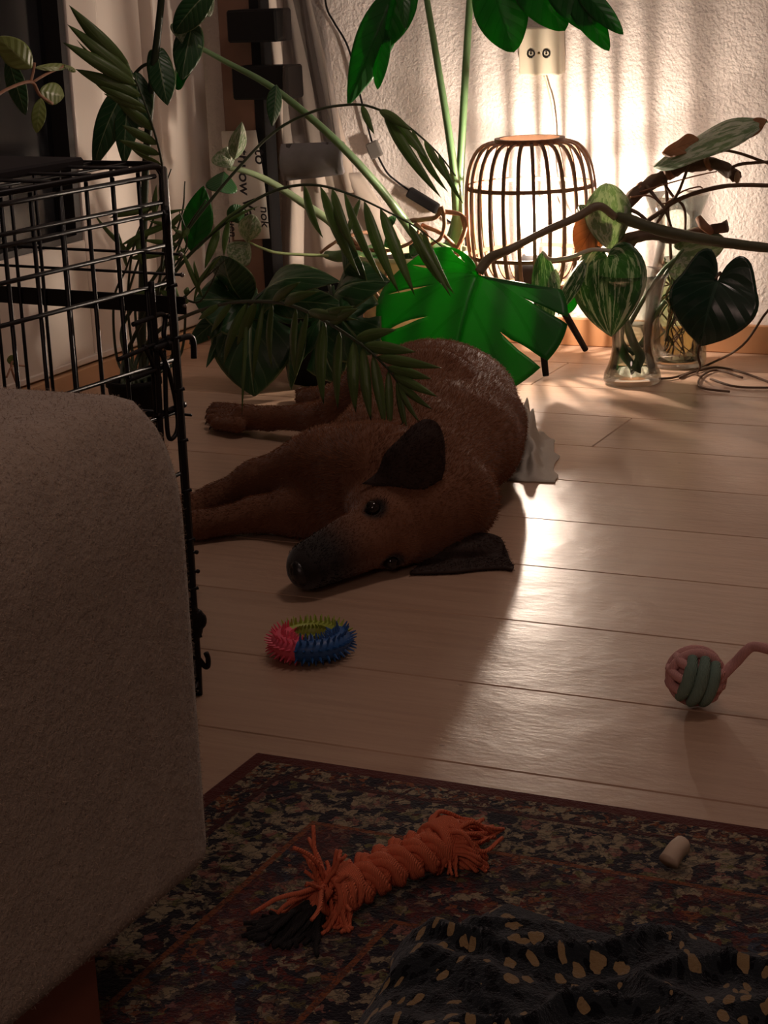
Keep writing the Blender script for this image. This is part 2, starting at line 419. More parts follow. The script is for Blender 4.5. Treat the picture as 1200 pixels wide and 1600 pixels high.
# ------------------------------------------------------------------ wall socket, cables
S0 = wy(811, 118, WALL_Y - .03); S1 = wy(876, 42, WALL_Y - .03)
so = empty('wall_socket', ((S0.x + S1.x) / 2, WALL_Y, (S0.z + S1.z) / 2), 'cream surface-mounted coaxial wall socket with two black holes above the lamp', 'socket')
box_obj('back_box', (S0.x + .002, WALL_Y - .024, S0.z + .002), (S1.x - .002, WALL_Y + .001, S1.z - .002), M_PLASTIC, so, bevel=.003, segs=2)
box_obj('face_plate', (S0.x, WALL_Y - .031, S0.z), (S1.x, WALL_Y - .023, S1.z), M_PLASTIC, so, bevel=.003, segs=2)
for px_ in (830, 854):
    c = wy(px_, 84, WALL_Y - .031); bm = bmesh.new(); lathe(bm, [(0, -.002), (.0075, -.002), (.0085, .0015), (.0055, .0015), (.005, -.0005), (.002, -.0005), (.0018, .003), (0, .003)], (0, 0, 0), 20)
    for v in bm.verts: v.co = Matrix.Rotation(math.pi / 2, 3, 'X') @ v.co + c
    bm_obj('coaxial_port', bm, M_DARKHOLE, so)
c = wy(842, 83, WALL_Y - .031); bm = bmesh.new(); sphere(bm, c, .0028, (1, .4, 1), 10); bm_obj('screw', bm, plain('brass_screw', (.35, .26, .12), .3, 1), so)

cb = empty('black_cable', wy(550, 95, WALL_Y - .01), 'black cable with inline switch hanging down the textured wall', 'cable')
Yc = WALL_Y - .012
tube_obj('cord', [wy(*p, Yc) for p in ((505, -40), (510, 10), (522, 35), (540, 65), (552, 100), (563, 150), (574, 195), (582, 225))], .0022, M_BLACKM, cb)
tube_obj('cord', [wy(*p, Yc) for p in ((590, 243), (605, 270), (622, 285), (640, 298))], .0022, M_BLACKM, cb)
tube_obj('cord', [wy(*p, Yc) for p in ((683, 327), (700, 345), (718, 352), (728, 380), (722, 440))], .0022, M_BLACKM, cb)
def oriented_box(name, A, B, w, t, mat, parent, bev=.003):
    A = Vector(A); B = Vector(B); u = (B - A).normalized(); n = Vector((0, 1, 0)); v = u.cross(n).normalized()
    M = Matrix((u, v, n)).transposed().to_4x4(); M.translation = (A + B) / 2; L = (B - A).length
    return box_obj(name, (-L / 2, -w / 2, -t / 2), (L / 2, w / 2, t / 2), mat, parent, bevel=bev, M=M, segs=2)
oriented_box('inline_switch', wy(638, 299, Yc - .008), wy(684, 327, Yc - .008), .022, .016, M_BLACKM, cb, .004)
oriented_box('connector', wy(580, 222, Yc - .008), wy(590, 246, Yc - .008), .028, .01, plain('grey_plastic', (.12, .11, .10), .4), cb)

# ------------------------------------------------------------------ lamp
LC = Vector((-1.298, 3.405, 0))
lamp = empty('floor_lamp', LC, 'lit bamboo basket lamp on black splayed legs below the wall socket', 'lamp')
zt_ = wy(824, 221, 3.405).z; zb_ = wy(822, 445, 3.405).z; HB = zt_ - zb_
def basket_r(t):   # t 0 bottom..1 top
    e = 2.7
    return .064 + (.1235 - .064) * max(0, 1 - abs(2 * t - 1) ** e) ** (1 / e)
NR = 27
for k_ in range(NR):
    th = 2 * math.pi * k_ / NR; bm = bmesh.new(); n_ = 22; prev = None
    ca, sa = math.cos(th), math.sin(th); tv = Vector((-sa, ca, 0)) * .0034; ring = []
    for i in range(n_ + 1):
        t = .5 - .5 * math.cos(math.pi * i / n_); r = basket_r(t); z = zb_ + HB * t
        t2 = min(1, t + .02); t1 = max(0, t - .02)
        d = Vector((ca * (basket_r(t2) - basket_r(t1)), sa * (basket_r(t2) - basket_r(t1)), HB * (t2 - t1))).normalized()
        nrm = d.cross(tv).normalized() * .0016; p = LC + Vector((ca * r, sa * r, z))
        ring.append([bm.verts.new(p + tv + nrm), bm.verts.new(p - tv + nrm), bm.verts.new(p - tv - nrm), bm.verts.new(p + tv - nrm)])
    for A, B in zip(ring, ring[1:]):
        for q in range(4): bm.faces.new((A[q], A[(q + 1) % 4], B[(q + 1) % 4], B[q]))
    bm_obj('rib', bm, M_BAMBOO, lamp, smooth=False)
def hoop(name, r, z, h, t, mat):
    bm = bmesh.new(); lathe(bm, [(r - t, z - h), (r, z - h), (r, z + h), (r - t, z + h), (r - t, z - h)], LC, 48); return bm_obj(name, bm, mat, lamp, smooth=False)
for py in (290, 396):
    z = wy(822, py, 3.405).z; t = (z - zb_) / HB; hoop('hoop', basket_r(t) - .001, z, .0035, .005, M_BAMBOO)
hoop('top_ring', .066, zt_ + .002, .005, .010, M_BAMBOO)
hoop('base_ring', .068, zb_ - .001, .005, .007, M_BAMBOO)
bm = bmesh.new(); lathe(bm, [(0, zb_ - .004), (.064, zb_ - .004), (.064, zb_ + .003), (0, zb_ + .003)], LC, 40); bm_obj('base_plate', bm, M_BAMBOOL, lamp, smooth=False)
bm = bmesh.new(); lathe(bm, [(0, .002), (.03, .002), (.034, .006), (.034, .040), (.022, .050), (.018, .058), (0, .058)], LC + Vector((0, 0, zb_)), 28); bm_obj('bulb_holder', bm, M_BLACKM, lamp)
BZ = wy(828, 330, 3.405).z
hb_ = BZ - (zb_ + .056)
bm = bmesh.new(); lathe(bm, [(0, -hb_), (.012, -hb_), (.014, -hb_ + .015), (.022, -.022), (.0255, 0), (.023, .016), (.014, .028), (0, .033)], LC + Vector((0, 0, BZ)), 24)
t = NT('bulb_envelope'); tr = t.add('ShaderNodeBsdfTransparent'); tl_ = t.add('ShaderNodeBsdfTranslucent', {'Color': (1, .95, .9, 1)})
mx = t.add('ShaderNodeMixShader', {0: .30, 1: tr.outputs[0], 2: tl_.outputs[0]}); t.l.new(mx.outputs[0], t.out.inputs[0])
bulb = bm_obj('bulb', bm, t.m, lamp)
bm = bmesh.new(); lathe(bm, [(0, -.026), (.008, -.022), (.0095, 0), (.008, .018), (0, .022)], LC + Vector((0, 0, BZ)), 16)
t = NT('filament_glow'); t.P(Base_Color=(1, .9, .8, 1)); t.set(t.b, 'Emission Color', (1.0, .80, .64, 1)); t.set(t.b, 'Emission Strength', BULB_STRENGTH)
bm_obj('filament', bm, t.m, bulb)
feet = [Vector(fl(853, 592)), Vector(fl(915, 551)), Vector((-1.44, 3.46, 0))]
for ft in feet:
    d = (ft - LC); d.z = 0; tp = LC + d.normalized() * .045 + Vector((0, 0, zb_ - .003)); ft = Vector((ft.x, ft.y, .006))
    tube_obj('leg', [tp, ft], [.0085, .006], M_BLACKM, lamp, smooth=0, segs=12)
tube_obj('cord', [wy(850, 118, WALL_Y - .012), wy(856, 140, WALL_Y - .012), wy(862, 170, WALL_Y - .02), wy(865, 215, WALL_Y - .03), wy(868, 300, WALL_Y - .04), LC + Vector((.06, .17, .16)), LC + Vector((.03, .10, .10)), LC + Vector((0, .02, zb_ - .002))], .0017, M_PLASTIC, lamp)

# ------------------------------------------------------------------ leaves
def leaf_mesh(base, tip, width, n=None, kind='heart', lobes=0, cut=.45, slots=None, arch=0, fold=0, droop=0, wave=0, sweep=.35, nt=20, ns=6, hole=0, back=.16, backs=None, seed=0, curl=0, lobe_gap=.18, left=1, right=1):
    base = Vector(base); tip = Vector(tip); U = tip - base; L = U.length; U.normalize()
    mid = (base + tip) / 2
    n = Vector(n) if n is not None else (CPOS - mid)
    n = (n - U * n.dot(U)).normalized(); V = n.cross(U).normalized()
    me = bmesh.new(); uvl = me.loops.layers.uv.new('UVMap'); info = {}
    r_ = random.Random(seed)
    def prof(t):
        if kind == 'lance': return max(0, math.sin(math.pi * min(1, t ** .8))) ** .85 * (1 - .15 * t)
        if kind == 'oval': return max(0, math.sin(math.pi * t ** .9)) ** .7
        a = (1 - max(0, (t - .32) / .68) ** 1.75) if t > .32 else 1 - .30 * ((.32 - t) / .32) ** 2.2
        return max(0, a) * (1 if t < .97 else max(0, (1 - t) / .03) ** .5)
    HO = catmull([(0, 0, 0), (-.10, .10, 0), (-.17, .32, 0), (-.14, .60, 0), (.02, .86, 0), (.22, .99, 0), (.42, .96, 0), (.62, .78, 0), (.80, .50, 0), (.93, .20, 0), (1, 0, 0)], 4)
    def PH(t, s, sd):
        f = min(.9999, max(0, t)) * (len(HO) - 1); k = int(f); e = HO[k].lerp(HO[k + 1], f - k)
        ex_, ey_ = e.x * ((backs[0 if sd < 0 else 1] if backs else back) / .16 if e.x < 0 else 1), e.y; mx_ = max(0, e.x - sweep * .8 * ey_) if t < .999 else 1
        w = width / 2 * (left if sd < 0 else right); ax = L * (mx_ + (ex_ - mx_) * s); yy = w * ey_ * s; tt = max(0, ax / L)
        h = arch * L * 4 * tt * (1 - tt) - droop * L * tt * tt - fold * yy - curl * yy * s + wave * L * math.sin(14 * t + 2 * sd + seed) * s * s
        return base + U * ax + V * (sd * yy) + n * h
    def P(t, s, sd):
        if kind == 'heart': return PH(t, s, sd)
        w = width / 2 * prof(t) * (left if sd < 0 else right)
        ax = L * t + s * w * (sweep * (1 - .3 * t)) * (1 if kind != 'lance' else .4) - (L * back * s * s * max(0, 1 - t * 2.2) ** 2 * 2.2 if kind == 'heart' else 0)
        ax = min(ax, L * (1.0 + 0 * s))if kind != 'heart' else ax
        h = arch * L * 4 * t * (1 - t) + droop * L * -(t * t) - fold * s * w - curl * s * s * w + wave * L * math.sin(9 * t + 2 * sd + seed) * s * s
        return base + U * ax + V * (sd * s * w) + n * h
    for sd in (-1, 1):
        if lobes:
            ts = [0.0]
            for k in range(1, lobes): ts.append(.10 + .82 * k / lobes + r_.uniform(-.015, .015))
            ts.append(1.0)
        else: ts = [0.0, 1.0]
        m = max(3, int(nt / max(1, len(ts) - 1)))
        for j in range(len(ts) - 1):
            a, b = ts[j], ts[j + 1]; gapk = lobe_gap * r_.uniform(.7, 1.3); ck = cut * r_.uniform(.85, 1.2); ishole = r_.random() < (hole if not isinstance(hole, tuple) else hole[0 if sd < 0 else 1])
            grid = []
            for si in range(ns + 1):
                s = si / ns; row = []
                for ti in range(m + 1):
                    u = ti / m
                    if lobes and s > ck:
                        q = (s - ck) / (1 - ck)
                        if ishole: sh_ = gapk * .7 * math.sin(math.pi * min(1, q * 1.25)) if q < .8 else 0
                        else: sh_ = gapk * min(1, q * 2.2) ** .6 + .28 * max(0, q - .75) ** 1.2
                        sl = sh_ if j > 0 else 0; sr = sh_ if j < len(ts) - 2 else 0
                        uu = sl / 2 + u * (1 - sl / 2 - sr / 2)
                    else: uu = u
                    t = a + (b - a) * uu
                    v = me.verts.new(P(t, s, sd)); info[v] = (t, .5 + .5 * s * sd); row.append(v)
                grid.append(row)
            for A, B in zip(grid, grid[1:]):
                for k in range(m):
                    vs4 = (A[k], A[k + 1], B[k + 1], B[k])
                    f = me.faces.new(vs4 if sd > 0 else vs4[::-1])
                    for lp in f.loops: lp[uvl].uv = info[lp.vert]
    bmesh.ops.remove_doubles(me, verts=me.verts, dist=1e-5)
    bmesh.ops.dissolve_degenerate(me, edges=me.edges, dist=1e-6)
    return me
def leaf(name, parent, base, tip, width, mat, solid=.0009, **k):
    bm = leaf_mesh(base, tip, width, **k); me = bpy.data.meshes.new(name); bm.to_mesh(me); bm.free()
    return new_obj(name, me, mat, parent, solid=solid)

# ------------------------------------------------------------------ big swiss cheese plant in the cream pot
PY = 3.40
rimL = wy(562, 398, PY); rimR = wy(725, 386, PY); pr_ = (rimR.x - rimL.x) / 2; pc = Vector(((rimL.x + rimR.x) / 2, PY, 0)); pz = (rimL.z + rimR.z) / 2
pot = empty('plant_pot', pc, 'cream glazed plant pot beside the lamp holding the tall swiss cheese plant', 'pot')
M_POT = plain('cream_glaze', (.66, .62, .36), .3, var=.06)
bm = bmesh.new(); lathe(bm, [(0, .004), (pr_ * .72, .004), (pr_ * .76, .0), (pr_ * .98, pz - .012), (pr_ * 1.02, pz - .01), (pr_ * 1.02, pz), (pr_ * .95, pz), (pr_ * .93, pz - .02), (pr_ * .9, pz - .03), (0, pz - .03)], pc, 48); bm_obj('pot_body', bm, M_POT, pot)
mo = empty('swiss_cheese_plant', pc + Vector((0, 0, pz - .02)), 'tall swiss cheese plant with thick green petioles growing from the cream pot', 'plant')
bm = bmesh.new(); lathe(bm, [(0, pz - .012), (pr_ * .9, pz - .018), (pr_ * .9, pz - .035), (0, pz - .035)], pc, 32); bm_obj('soil', bm, M_SOIL, mo)
def stalk(pts, r, mat=M_PETIOLE, parent=None, name='petiole'): return tube_obj(name, pts, r, mat, parent, segs=10)
def W3(*a):   # (x, y, depth) triples
    return [wy(x, y, Y) for x, y, Y in a]
stalk(W3((705, 395, 3.40), (716, 360, 3.40), (712, 290, 3.39), (700, 200, 3.38), (682, 90, 3.36), (664, -20, 3.34), (650, -120, 3.32)), [.017, .013, .008, .007, .006, .006], parent=mo)
stalk(W3((700, 395, 3.42), (714, 340, 3.42), (720, 250, 3.42), (727, 120, 3.41), (733, 20, 3.40), (738, -60, 3.39)), [.014, .009, .0075, .007, .0065], M_PETIOLE, mo)
stalk(W3((700, 395, 3.36), (655, 372, 3.33), (632, 345, 3.30), (590, 290, 3.24), (520, 215, 3.15), (430, 140, 3.06), (350, 95, 2.98), (308, 72, 2.93)), [.012, .0105, .0085, .0075, .0065, .005, .004], parent=mo)
stalk(W3((560, 400, 3.36), (538, 378, 3.33), (520, 350, 3.30), (470, 315, 3.26), (420, 283, 3.22), (385, 268, 3.19), (355, 262, 3.17)), [.012, .009, .0075, .006, .005], plain('pale_petiole', (.30, .40, .22), .4), mo)
stalk(W3((510, 398, 3.33), (535, 400, 3.32), (600, 388, 3.35)), [.008, .012, .012], parent=mo)
# crown, aerial roots
bm = bmesh.new(); sphere(bm, wy(702, 392, 3.40), .02, (1.3, 1.1, .9), 14); bm_obj('crown', bm, M_PETIOLE, mo)
for pts in (((640, 345, 3.36), (680, 340, 3.30), (690, 325, 3.29), (695, 350, 3.30), (688, 372, 3.31), (672, 385, 3.32), (668, 410, 3.33)),
            ((650, 350, 3.34), (660, 360, 3.33), (670, 375, 3.33), (664, 400, 3.34)),
            ((690, 330, 3.30), (720, 335, 3.31), (728, 350, 3.31), (720, 375, 3.33), (708, 400, 3.36)),
            ((722, 338, 3.31), (726, 360, 3.32), (718, 385, 3.35), (722, 398, 3.36)),
            ((660, 352, 3.35), (690, 365, 3.33), (710, 385, 3.34), (716, 400, 3.36)),
            ((590, 362, 3.36), (560, 365, 3.33), (530, 375, 3.30), (500, 395, 3.28)),
            ((540, 360, 3.3), (552, 376, 3.3), (566, 392, 3.32)),
            ((575, 440, 3.15), (590, 462, 3.14), (604, 480, 3.14), (625, 505, 3.15)),
            ((600, 395, 3.2), (606, 420, 3.18), (598, 445, 3.17), (608, 470, 3.16)),
            ((528, 378, 3.3), (545, 385, 3.3), (600, 392, 3.3), (640, 380, 3.31), (655, 360, 3.31))):
    tube_obj('aerial_root', W3(*pts), [.0045, .004, .0035, .003], M_ROOT, mo, segs=7, wob=.4)
# its leaves: hanging leaf upper middle, top right leaf, twisted marbled ones on the left
def lobe(b, t, w, Y, n=(.2, -1, .2), **k): leaf('leaf', mo, wy(*b, Y), wy(*t, Y - .03), w, k.pop('mat', L_BACK), kind=k.pop('kind', 'oval'), fold=k.pop('fold', .3), arch=k.pop('arch', .08), n=n, nt=24, sweep=.25, **k)
lobe((622, -25), (543, 166), .075, 3.24, (.5, -1, .2), kind='lance')
lobe((606, 45), (590, 140), .040, 3.23, (-.4, -1, .2))
lobe((640, -60), (602, 75), .075, 3.25, (.2, -1, .5))
lobe((630, -40), (634, 46), .030, 3.22, kind='lance', mat=L_MID)
lobe((758, -70), (803, 82), .098, 3.24, (.15, -1, .1))
lobe((800, -85), (883, 48), .088, 3.23, (.25, -1, .2))
lobe((845, -80), (926, 52), .070, 3.22, (.35, -1, .3))
lobe((880, -40), (952, 80), .048, 3.21, (.1, -1, .4))
lobe((895, -30), (974, 54), .036, 3.20, (-.3, -1, .6))
stalk(W3((738, -60, 3.3), (800, -85, 3.26), (880, -75, 3.23)), .005, M_PETIOLE, mo)
# twisted marbled leaf at upper left
leaf('leaf', mo, wy(335, -22, 2.92), wy(272, 52, 2.90), .050, L_DARK, kind='oval', arch=.12, fold=.4, n=(.3, -1, .2))
leaf('leaf', mo, wy(298, 50, 2.93), wy(284, 126, 2.90), .052, L_DARK, kind='heart', arch=.1, fold=.5, n=(.5, -1, .3))
leaf('leaf', mo, wy(292, 78, 2.94), wy(276, 140, 2.92), .045, L_BACK, kind='oval', arch=.1, fold=.5, n=(-.5, -1, .3), wave=.04)
leaf('leaf', mo, wy(300, 40, 2.94), wy(278, 60, 2.91), .05, L_VARP, kind='oval', fold=.3)
leaf('leaf', mo, wy(335, -5, 2.94), wy(312, 8, 2.92), .05, L_VARP, kind='oval', fold=.3)
leaf('leaf', mo, wy(246, 88, 2.88), wy(262, 165, 2.86), .045, L_DARK, kind='heart', arch=.1, fold=.5, n=(.6, -1, .1))
# pale marbled vine leaves near the paper note
leaf('leaf', mo, wy(366, 250, 3.17), wy(378, 190, 3.14), .035, L_VARP, kind='lance', fold=.6, arch=.1, n=(.8, -1, 0))
leaf('leaf', mo, wy(362, 262, 3.17), wy(344, 235, 3.15), .05, L_VARP, kind='oval', fold=.3)
leaf('leaf', mo, wy(350, 268, 3.17), wy(345, 300, 3.14), .06, L_MID, kind='oval', fold=.3)
leaf('leaf', mo, wy(385, 378, 3.25), wy(395, 335, 3.2), .045, L_VARP, kind='oval', fold=.4, arch=.1)
leaf('leaf', mo, wy(376, 350, 3.22), wy(363, 320, 3.2), .035, L_MID, kind='oval', fold=.4, arch=.1)
leaf('leaf', mo, wy(390, 380, 3.24), wy(362, 408, 3.22), .055, L_VARP, kind='oval', fold=.4, arch=.1)
stalk(W3((388, 378, 3.24), (410, 388, 3.26), (440, 396, 3.28), (520, 400, 3.32)), [.002, .0028, .003], plain('lime_stem', (.34, .42, .18), .5), mo)
leaf('leaf', mo, wy(432, 132, 3.05), wy(425, 198, 3.03), .03, L_DARK, kind='lance', fold=.6, arch=.08, n=(.9, -1, 0))
# small foliage in the pot
for (x, y, x2, y2, w) in ((612, 355, 606, 340, .03), (600, 385, 622, 372, .035), (640, 380, 655, 395, .03), (575, 400, 600, 440, .08), (640, 395, 628, 430, .05)):
    leaf('leaf', mo, wy(x, y, 3.33), wy(x2, y2, 3.30), w, L_MID, kind='oval', fold=.3, nt=10, ns=3)
# pale lower-left thin leaves
leaf('leaf', mo, wy(300, 395, 3.0), wy(318, 290, 2.98), .06, L_BACK, kind='lance', fold=.4, n=(.6, -1, .2))

# ------------------------------------------------------------------ dark monstera leaves between crate and dog (own plant in a dark pot)
dc = Vector(fl(506, 592)); dc.z = 0
dp = empty('dark_pot', dc, 'black nursery pot standing on the floor behind the resting dog', 'pot')
zr = wy(540, 455, dc.y).z
bm = bmesh.new(); lathe(bm, [(0, .003), (.065, .003), (.068, 0), (.085, zr - .012), (.09, zr - .012), (.09, zr), (.083, zr), (.08, zr - .02), (0, zr - .02)], dc, 36); bm_obj('pot_body', bm, M_BLACKM, dp)
dk = empty('dark_leaf_plant', dc + Vector((0, 0, zr - .015)), 'low swiss cheese plant with very dark broad leaves beside the black crate', 'plant')
c0 = dc + Vector((0, 0, zr - .016))
bm = bmesh.new(); lathe(bm, [(0, .004), (.079, .001), (.079, -.01), (0, -.01)], c0, 24); bm_obj('soil', bm, M_SOIL, dk)
DY = dc.y - .12
def dleaf(b, t, w, pet=True, Y1=None, Y2=None, **k):
    B = wy(*b, Y1 or DY); T = wy(*t, Y2 or DY - .05)
    leaf('leaf', dk, B, T, w, k.pop('mat', L_DARK), **k)
    if pet: stalk([c0 + Vector((rnd.uniform(-.03, .03), 0, 0)), (c0 + B) / 2 + Vector((0, 0, .04)), B], [.005, .004, .003], M_PETDARK, dk)
dleaf((388, 476), (303, 470), .135, fold=.15, arch=.12, n=(.1, -.8, .6), seed=1, lobes=3, cut=.55, lobe_gap=.12)
dleaf((385, 474), (350, 400), .11, pet=False, fold=.25, arch=.12, n=(-.3, -1, .3), kind='oval')
dleaf((380, 474), (296, 538), .045, pet=False, fold=.2, arch=.1, n=(.2, -.9, .4), kind='oval')
dleaf((394, 486), (398, 620), .175, fold=.25, arch=.10, n=(.15, -1, .12), seed=4, lobes=2, cut=.7, lobe_gap=.06)
dleaf((408, 472), (532, 440), .085, fold=.25, arch=.22, n=(0, -.8, .7), seed=2)
dleaf((470, 500), (455, 610), .07, pet=False, fold=.4, arch=.1, n=(-.7, -1, .1), kind='lance')
dleaf((420, 478), (535, 478), .06, pet=False, fold=.3, arch=.12, n=(0, -.9, .5), kind='oval')
dleaf((520, 470), (610, 440), .12, fold=.2, arch=.2, n=(.2, -.8, .6), lobes=3)
dleaf((530, 490), (590, 560), .14, pet=False, fold=.2, arch=.15, n=(.1, -1, .3), lobes=3)
dleaf((500, 500), (530, 600), .13, pet=False, fold=.2, arch=.15, n=(-.1, -1, .3), lobes=3)
dleaf((540, 430), (560, 400), .12, pet=False, fold=.2, arch=.15, n=(.1, -1, .3), kind='oval')
dleaf((355, 500), (322, 575), .02, pet=False, kind='lance', fold=.5)
dleaf((370, 505), (345, 560), .02, pet=False, kind='lance', fold=.5)
dleaf((330, 490), (326, 530), .018, pet=False, kind='lance', mat=L_BROWN)

# ------------------------------------------------------------------ palm
pcn = Vector(fl(214, 662)); pcn.z = 0
pp = empty('palm_pot', pcn, 'dark plastic palm pot on the floor behind the dog crate', 'pot')
bm = bmesh.new(); lathe(bm, [(0, .003), (.036, .003), (.038, 0), (.046, .07), (.049, .07), (.049, .08), (.043, .08), (.042, .066), (0, .066)], pcn, 32); bm_obj('pot_body', bm, M_BLACKM, pp)
pm = empty('kentia_palm', pcn + Vector((0, 0, .07)), 'feather-leaved palm arching from behind the dog crate over the dog', 'plant')
bm = bmesh.new(); lathe(bm, [(0, .069), (.0415, .068), (.0405, .0585), (0, .0585)], pcn, 24); bm_obj('soil', bm, M_SOIL, pm)
def frond(pts, side_list, r=.0032, mat=L_PALM, wid=.016, root=True):
    """pts: rachis picture points with depth; side_list: (u, tip_x, tip_y, depth, width)"""
    P3 = W3(*pts)
    if root: P3 = [pcn + Vector((rnd.uniform(-.02, .02), rnd.uniform(-.02, .02), .070))] + P3
    cur = catmull(P3, 8)
    fo = tube_obj('frond', cur, [r * 1.4, r, r * .8, r * .4], M_RACHIS, pm, smooth=0, segs=6)
    for (x, y, Y0, tx, ty, Y1, w) in side_list:
        b = wy(x, y, Y0); b = min(cur, key=lambda c: (c - b).length)
        T = wy(tx, ty, Y1)
        rr = rnd.uniform(-.6, .6)
        bm = leaf_mesh(b, T, w, n=(rr, -1, .25), kind='lance', arch=rnd.uniform(.04, .12), fold=.35, nt=10, ns=2)
        me = bpy.data.meshes.new('leaflet'); bm.to_mesh(me); bm.free()
        o = new_obj('leaflet', me, mat, None, solid=.0006); o.parent = fo
    return fo
# front frond over the dog
fy = 2.72
frond([(215, 560, 2.840), (250, 515, 2.820), (300, 490, 2.752), (350, 475, 2.672), (400, 471, 2.582), (450, 476, 2.492), (500, 497, 2.412), (560, 535, 2.320), (600, 570, 2.300), (622, 598, 2.290)],
      [(425, 472, 2.542, 425, 575, 2.502, .019), (465, 480, 2.474, 462, 590, 2.438, .020), (485, 490, 2.440, 462, 592, 2.438, .018), (508, 500, 2.402, 506, 632, 2.365, .021), (534, 515, 2.361, 528, 640, 2.338, .021),
       (556, 530, 2.335, 556, 645, 2.305, .019), (572, 543, 2.320, 580, 658, 2.290, .018), (590, 562, 2.320, 602, 670, 2.290, .016), (606, 580, 2.300, 610, 680, 2.280, .012), (618, 594, 2.290, 638, 682, 2.270, .014),
       (622, 598, 2.290, 656, 660, 2.270, .010), (620, 596, 2.290, 676, 640, 2.270, .012), (612, 588, 2.300, 684, 620, 2.270, .014), (604, 576, 2.300, 674, 592, 2.280, .016), (592, 562, 2.310, 690, 575, 2.280, .016),
       (570, 540, 2.320, 650, 550, 2.300, .019), (555, 530, 2.336, 620, 515, 2.320, .018), (520, 505, 2.388, 560, 482, 2.330, .018), (500, 497, 2.412, 555, 478, 2.346, .016), (480, 488, 2.446, 560, 500, 2.340, .016),
       (440, 475, 2.504, 500, 455, 2.432, .018), (420, 472, 2.528, 470, 440, 2.468, .016), (400, 471, 2.582, 370, 540, 2.588, .018), (380, 472, 2.606, 350, 570, 2.612, .018), (360, 474, 2.640, 330, 520, 2.656, .016), (345, 476, 2.678, 310, 500, 2.690, .014), (410, 471, 2.560, 395, 600, 2.538, .010), (385, 471, 2.600, 378, 650, 2.538, .007)])
# high arching frond
frond([(190, 520, 2.86), (230, 450, 2.88), (300, 350, 2.92), (370, 265, 2.96), (430, 205, 3.0), (490, 174, 3.02), (540, 164, 3.04), (580, 167, 3.05), (630, 192, 3.05), (680, 235, 3.06), (712, 275, 3.06)],
      [(565, 165, 3.05, 585, 210, 3.02, .014), (590, 170, 3.05, 645, 205, 3.02, .018), (600, 175, 3.05, 690, 310, 3.0, .022), (640, 200, 3.05, 700, 300, 3.02, .018), (660, 215, 3.05, 705, 290, 3.02, .014), (610, 180, 3.05, 668, 250, 3.02, .018), (685, 240, 3.06, 725, 320, 3.03, .012), (640, 218, 3.05, 642, 232, 3.04, .006)], r=.003)
# middle frond
frond([(195, 560, 2.86), (235, 480, 2.86), (290, 405, 2.88), (350, 350, 2.90), (400, 312, 2.92), (450, 292, 2.94), (500, 290, 2.95), (550, 305, 2.96), (600, 328, 2.97), (650, 355, 2.98), (690, 385, 2.99)],
      [(475, 289, 2.95, 505, 372, 2.92, .022), (500, 291, 2.95, 562, 430, 2.90, .026), (515, 294, 2.95, 560, 400, 2.90, .022), (540, 300, 2.96, 600, 440, 2.92, .022), (565, 312, 2.96, 625, 460, 2.92, .022), (592, 325, 2.97, 648, 462, 2.93, .022), (640, 350, 2.98, 690, 445, 2.95, .018), (660, 362, 2.98, 710, 460, 2.95, .016), (640, 350, 2.98, 705, 465, 2.94, .014), (560, 310, 2.96, 540, 380, 2.92, .018),
       (360, 343, 2.90, 350, 400, 2.88, .018), (340, 358, 2.90, 320, 420, 2.88, .018), (320, 372, 2.9, 400, 310, 2.9, .006), (345, 350, 2.9, 405, 322, 2.9, .006)], r=.003)
# left upright frond, leaflets pointing up and left
frond([(230, 560, 2.86), (252, 420, 2.80), (258, 320, 2.76), (252, 250, 2.74), (236, 190, 2.72), (218, 140, 2.72), (205, 110, 2.72)],
      [(205, 112, 2.72, 108, 8, 2.68, .028), (207, 118, 2.72, 118, 20, 2.68, .018), (212, 128, 2.72, 105, 38, 2.68, .024), (216, 138, 2.72, 98, 66, 2.67, .024), (222, 150, 2.72, 118, 108, 2.68, .026),
       (228, 168, 2.72, 150, 132, 2.69, .018), (232, 178, 2.72, 162, 146, 2.69, .014), (240, 205, 2.73, 180, 155, 2.70, .022), (246, 225, 2.73, 190, 195, 2.70, .018), (250, 240, 2.74, 185, 218, 2.70, .018), (254, 258, 2.74, 205, 232, 2.70, .014), (215, 135, 2.72, 120, 62, 2.68, .010)], r=.0025)
# more palm stems and leaflets behind the crate
for k_ in range(9):
    x0 = 175 + 12 * k_; top = rnd.uniform(260, 420)
    frond([(x0 + 8, 560, 2.86), (x0 + rnd.uniform(0, 20), 470, 2.86), (x0 + rnd.uniform(10, 60), top + 60, 2.85), (x0 + rnd.uniform(20, 90), top, 2.84)],
          [(x0 + 30 + 4 * j, top + 70 - 14 * j, 2.84, x0 + 30 + rnd.uniform(-70, 70), top + 60 - 14 * j + rnd.uniform(-70, 60), 2.84, rnd.uniform(.008, .016)) for j in range(3)], r=.0025)
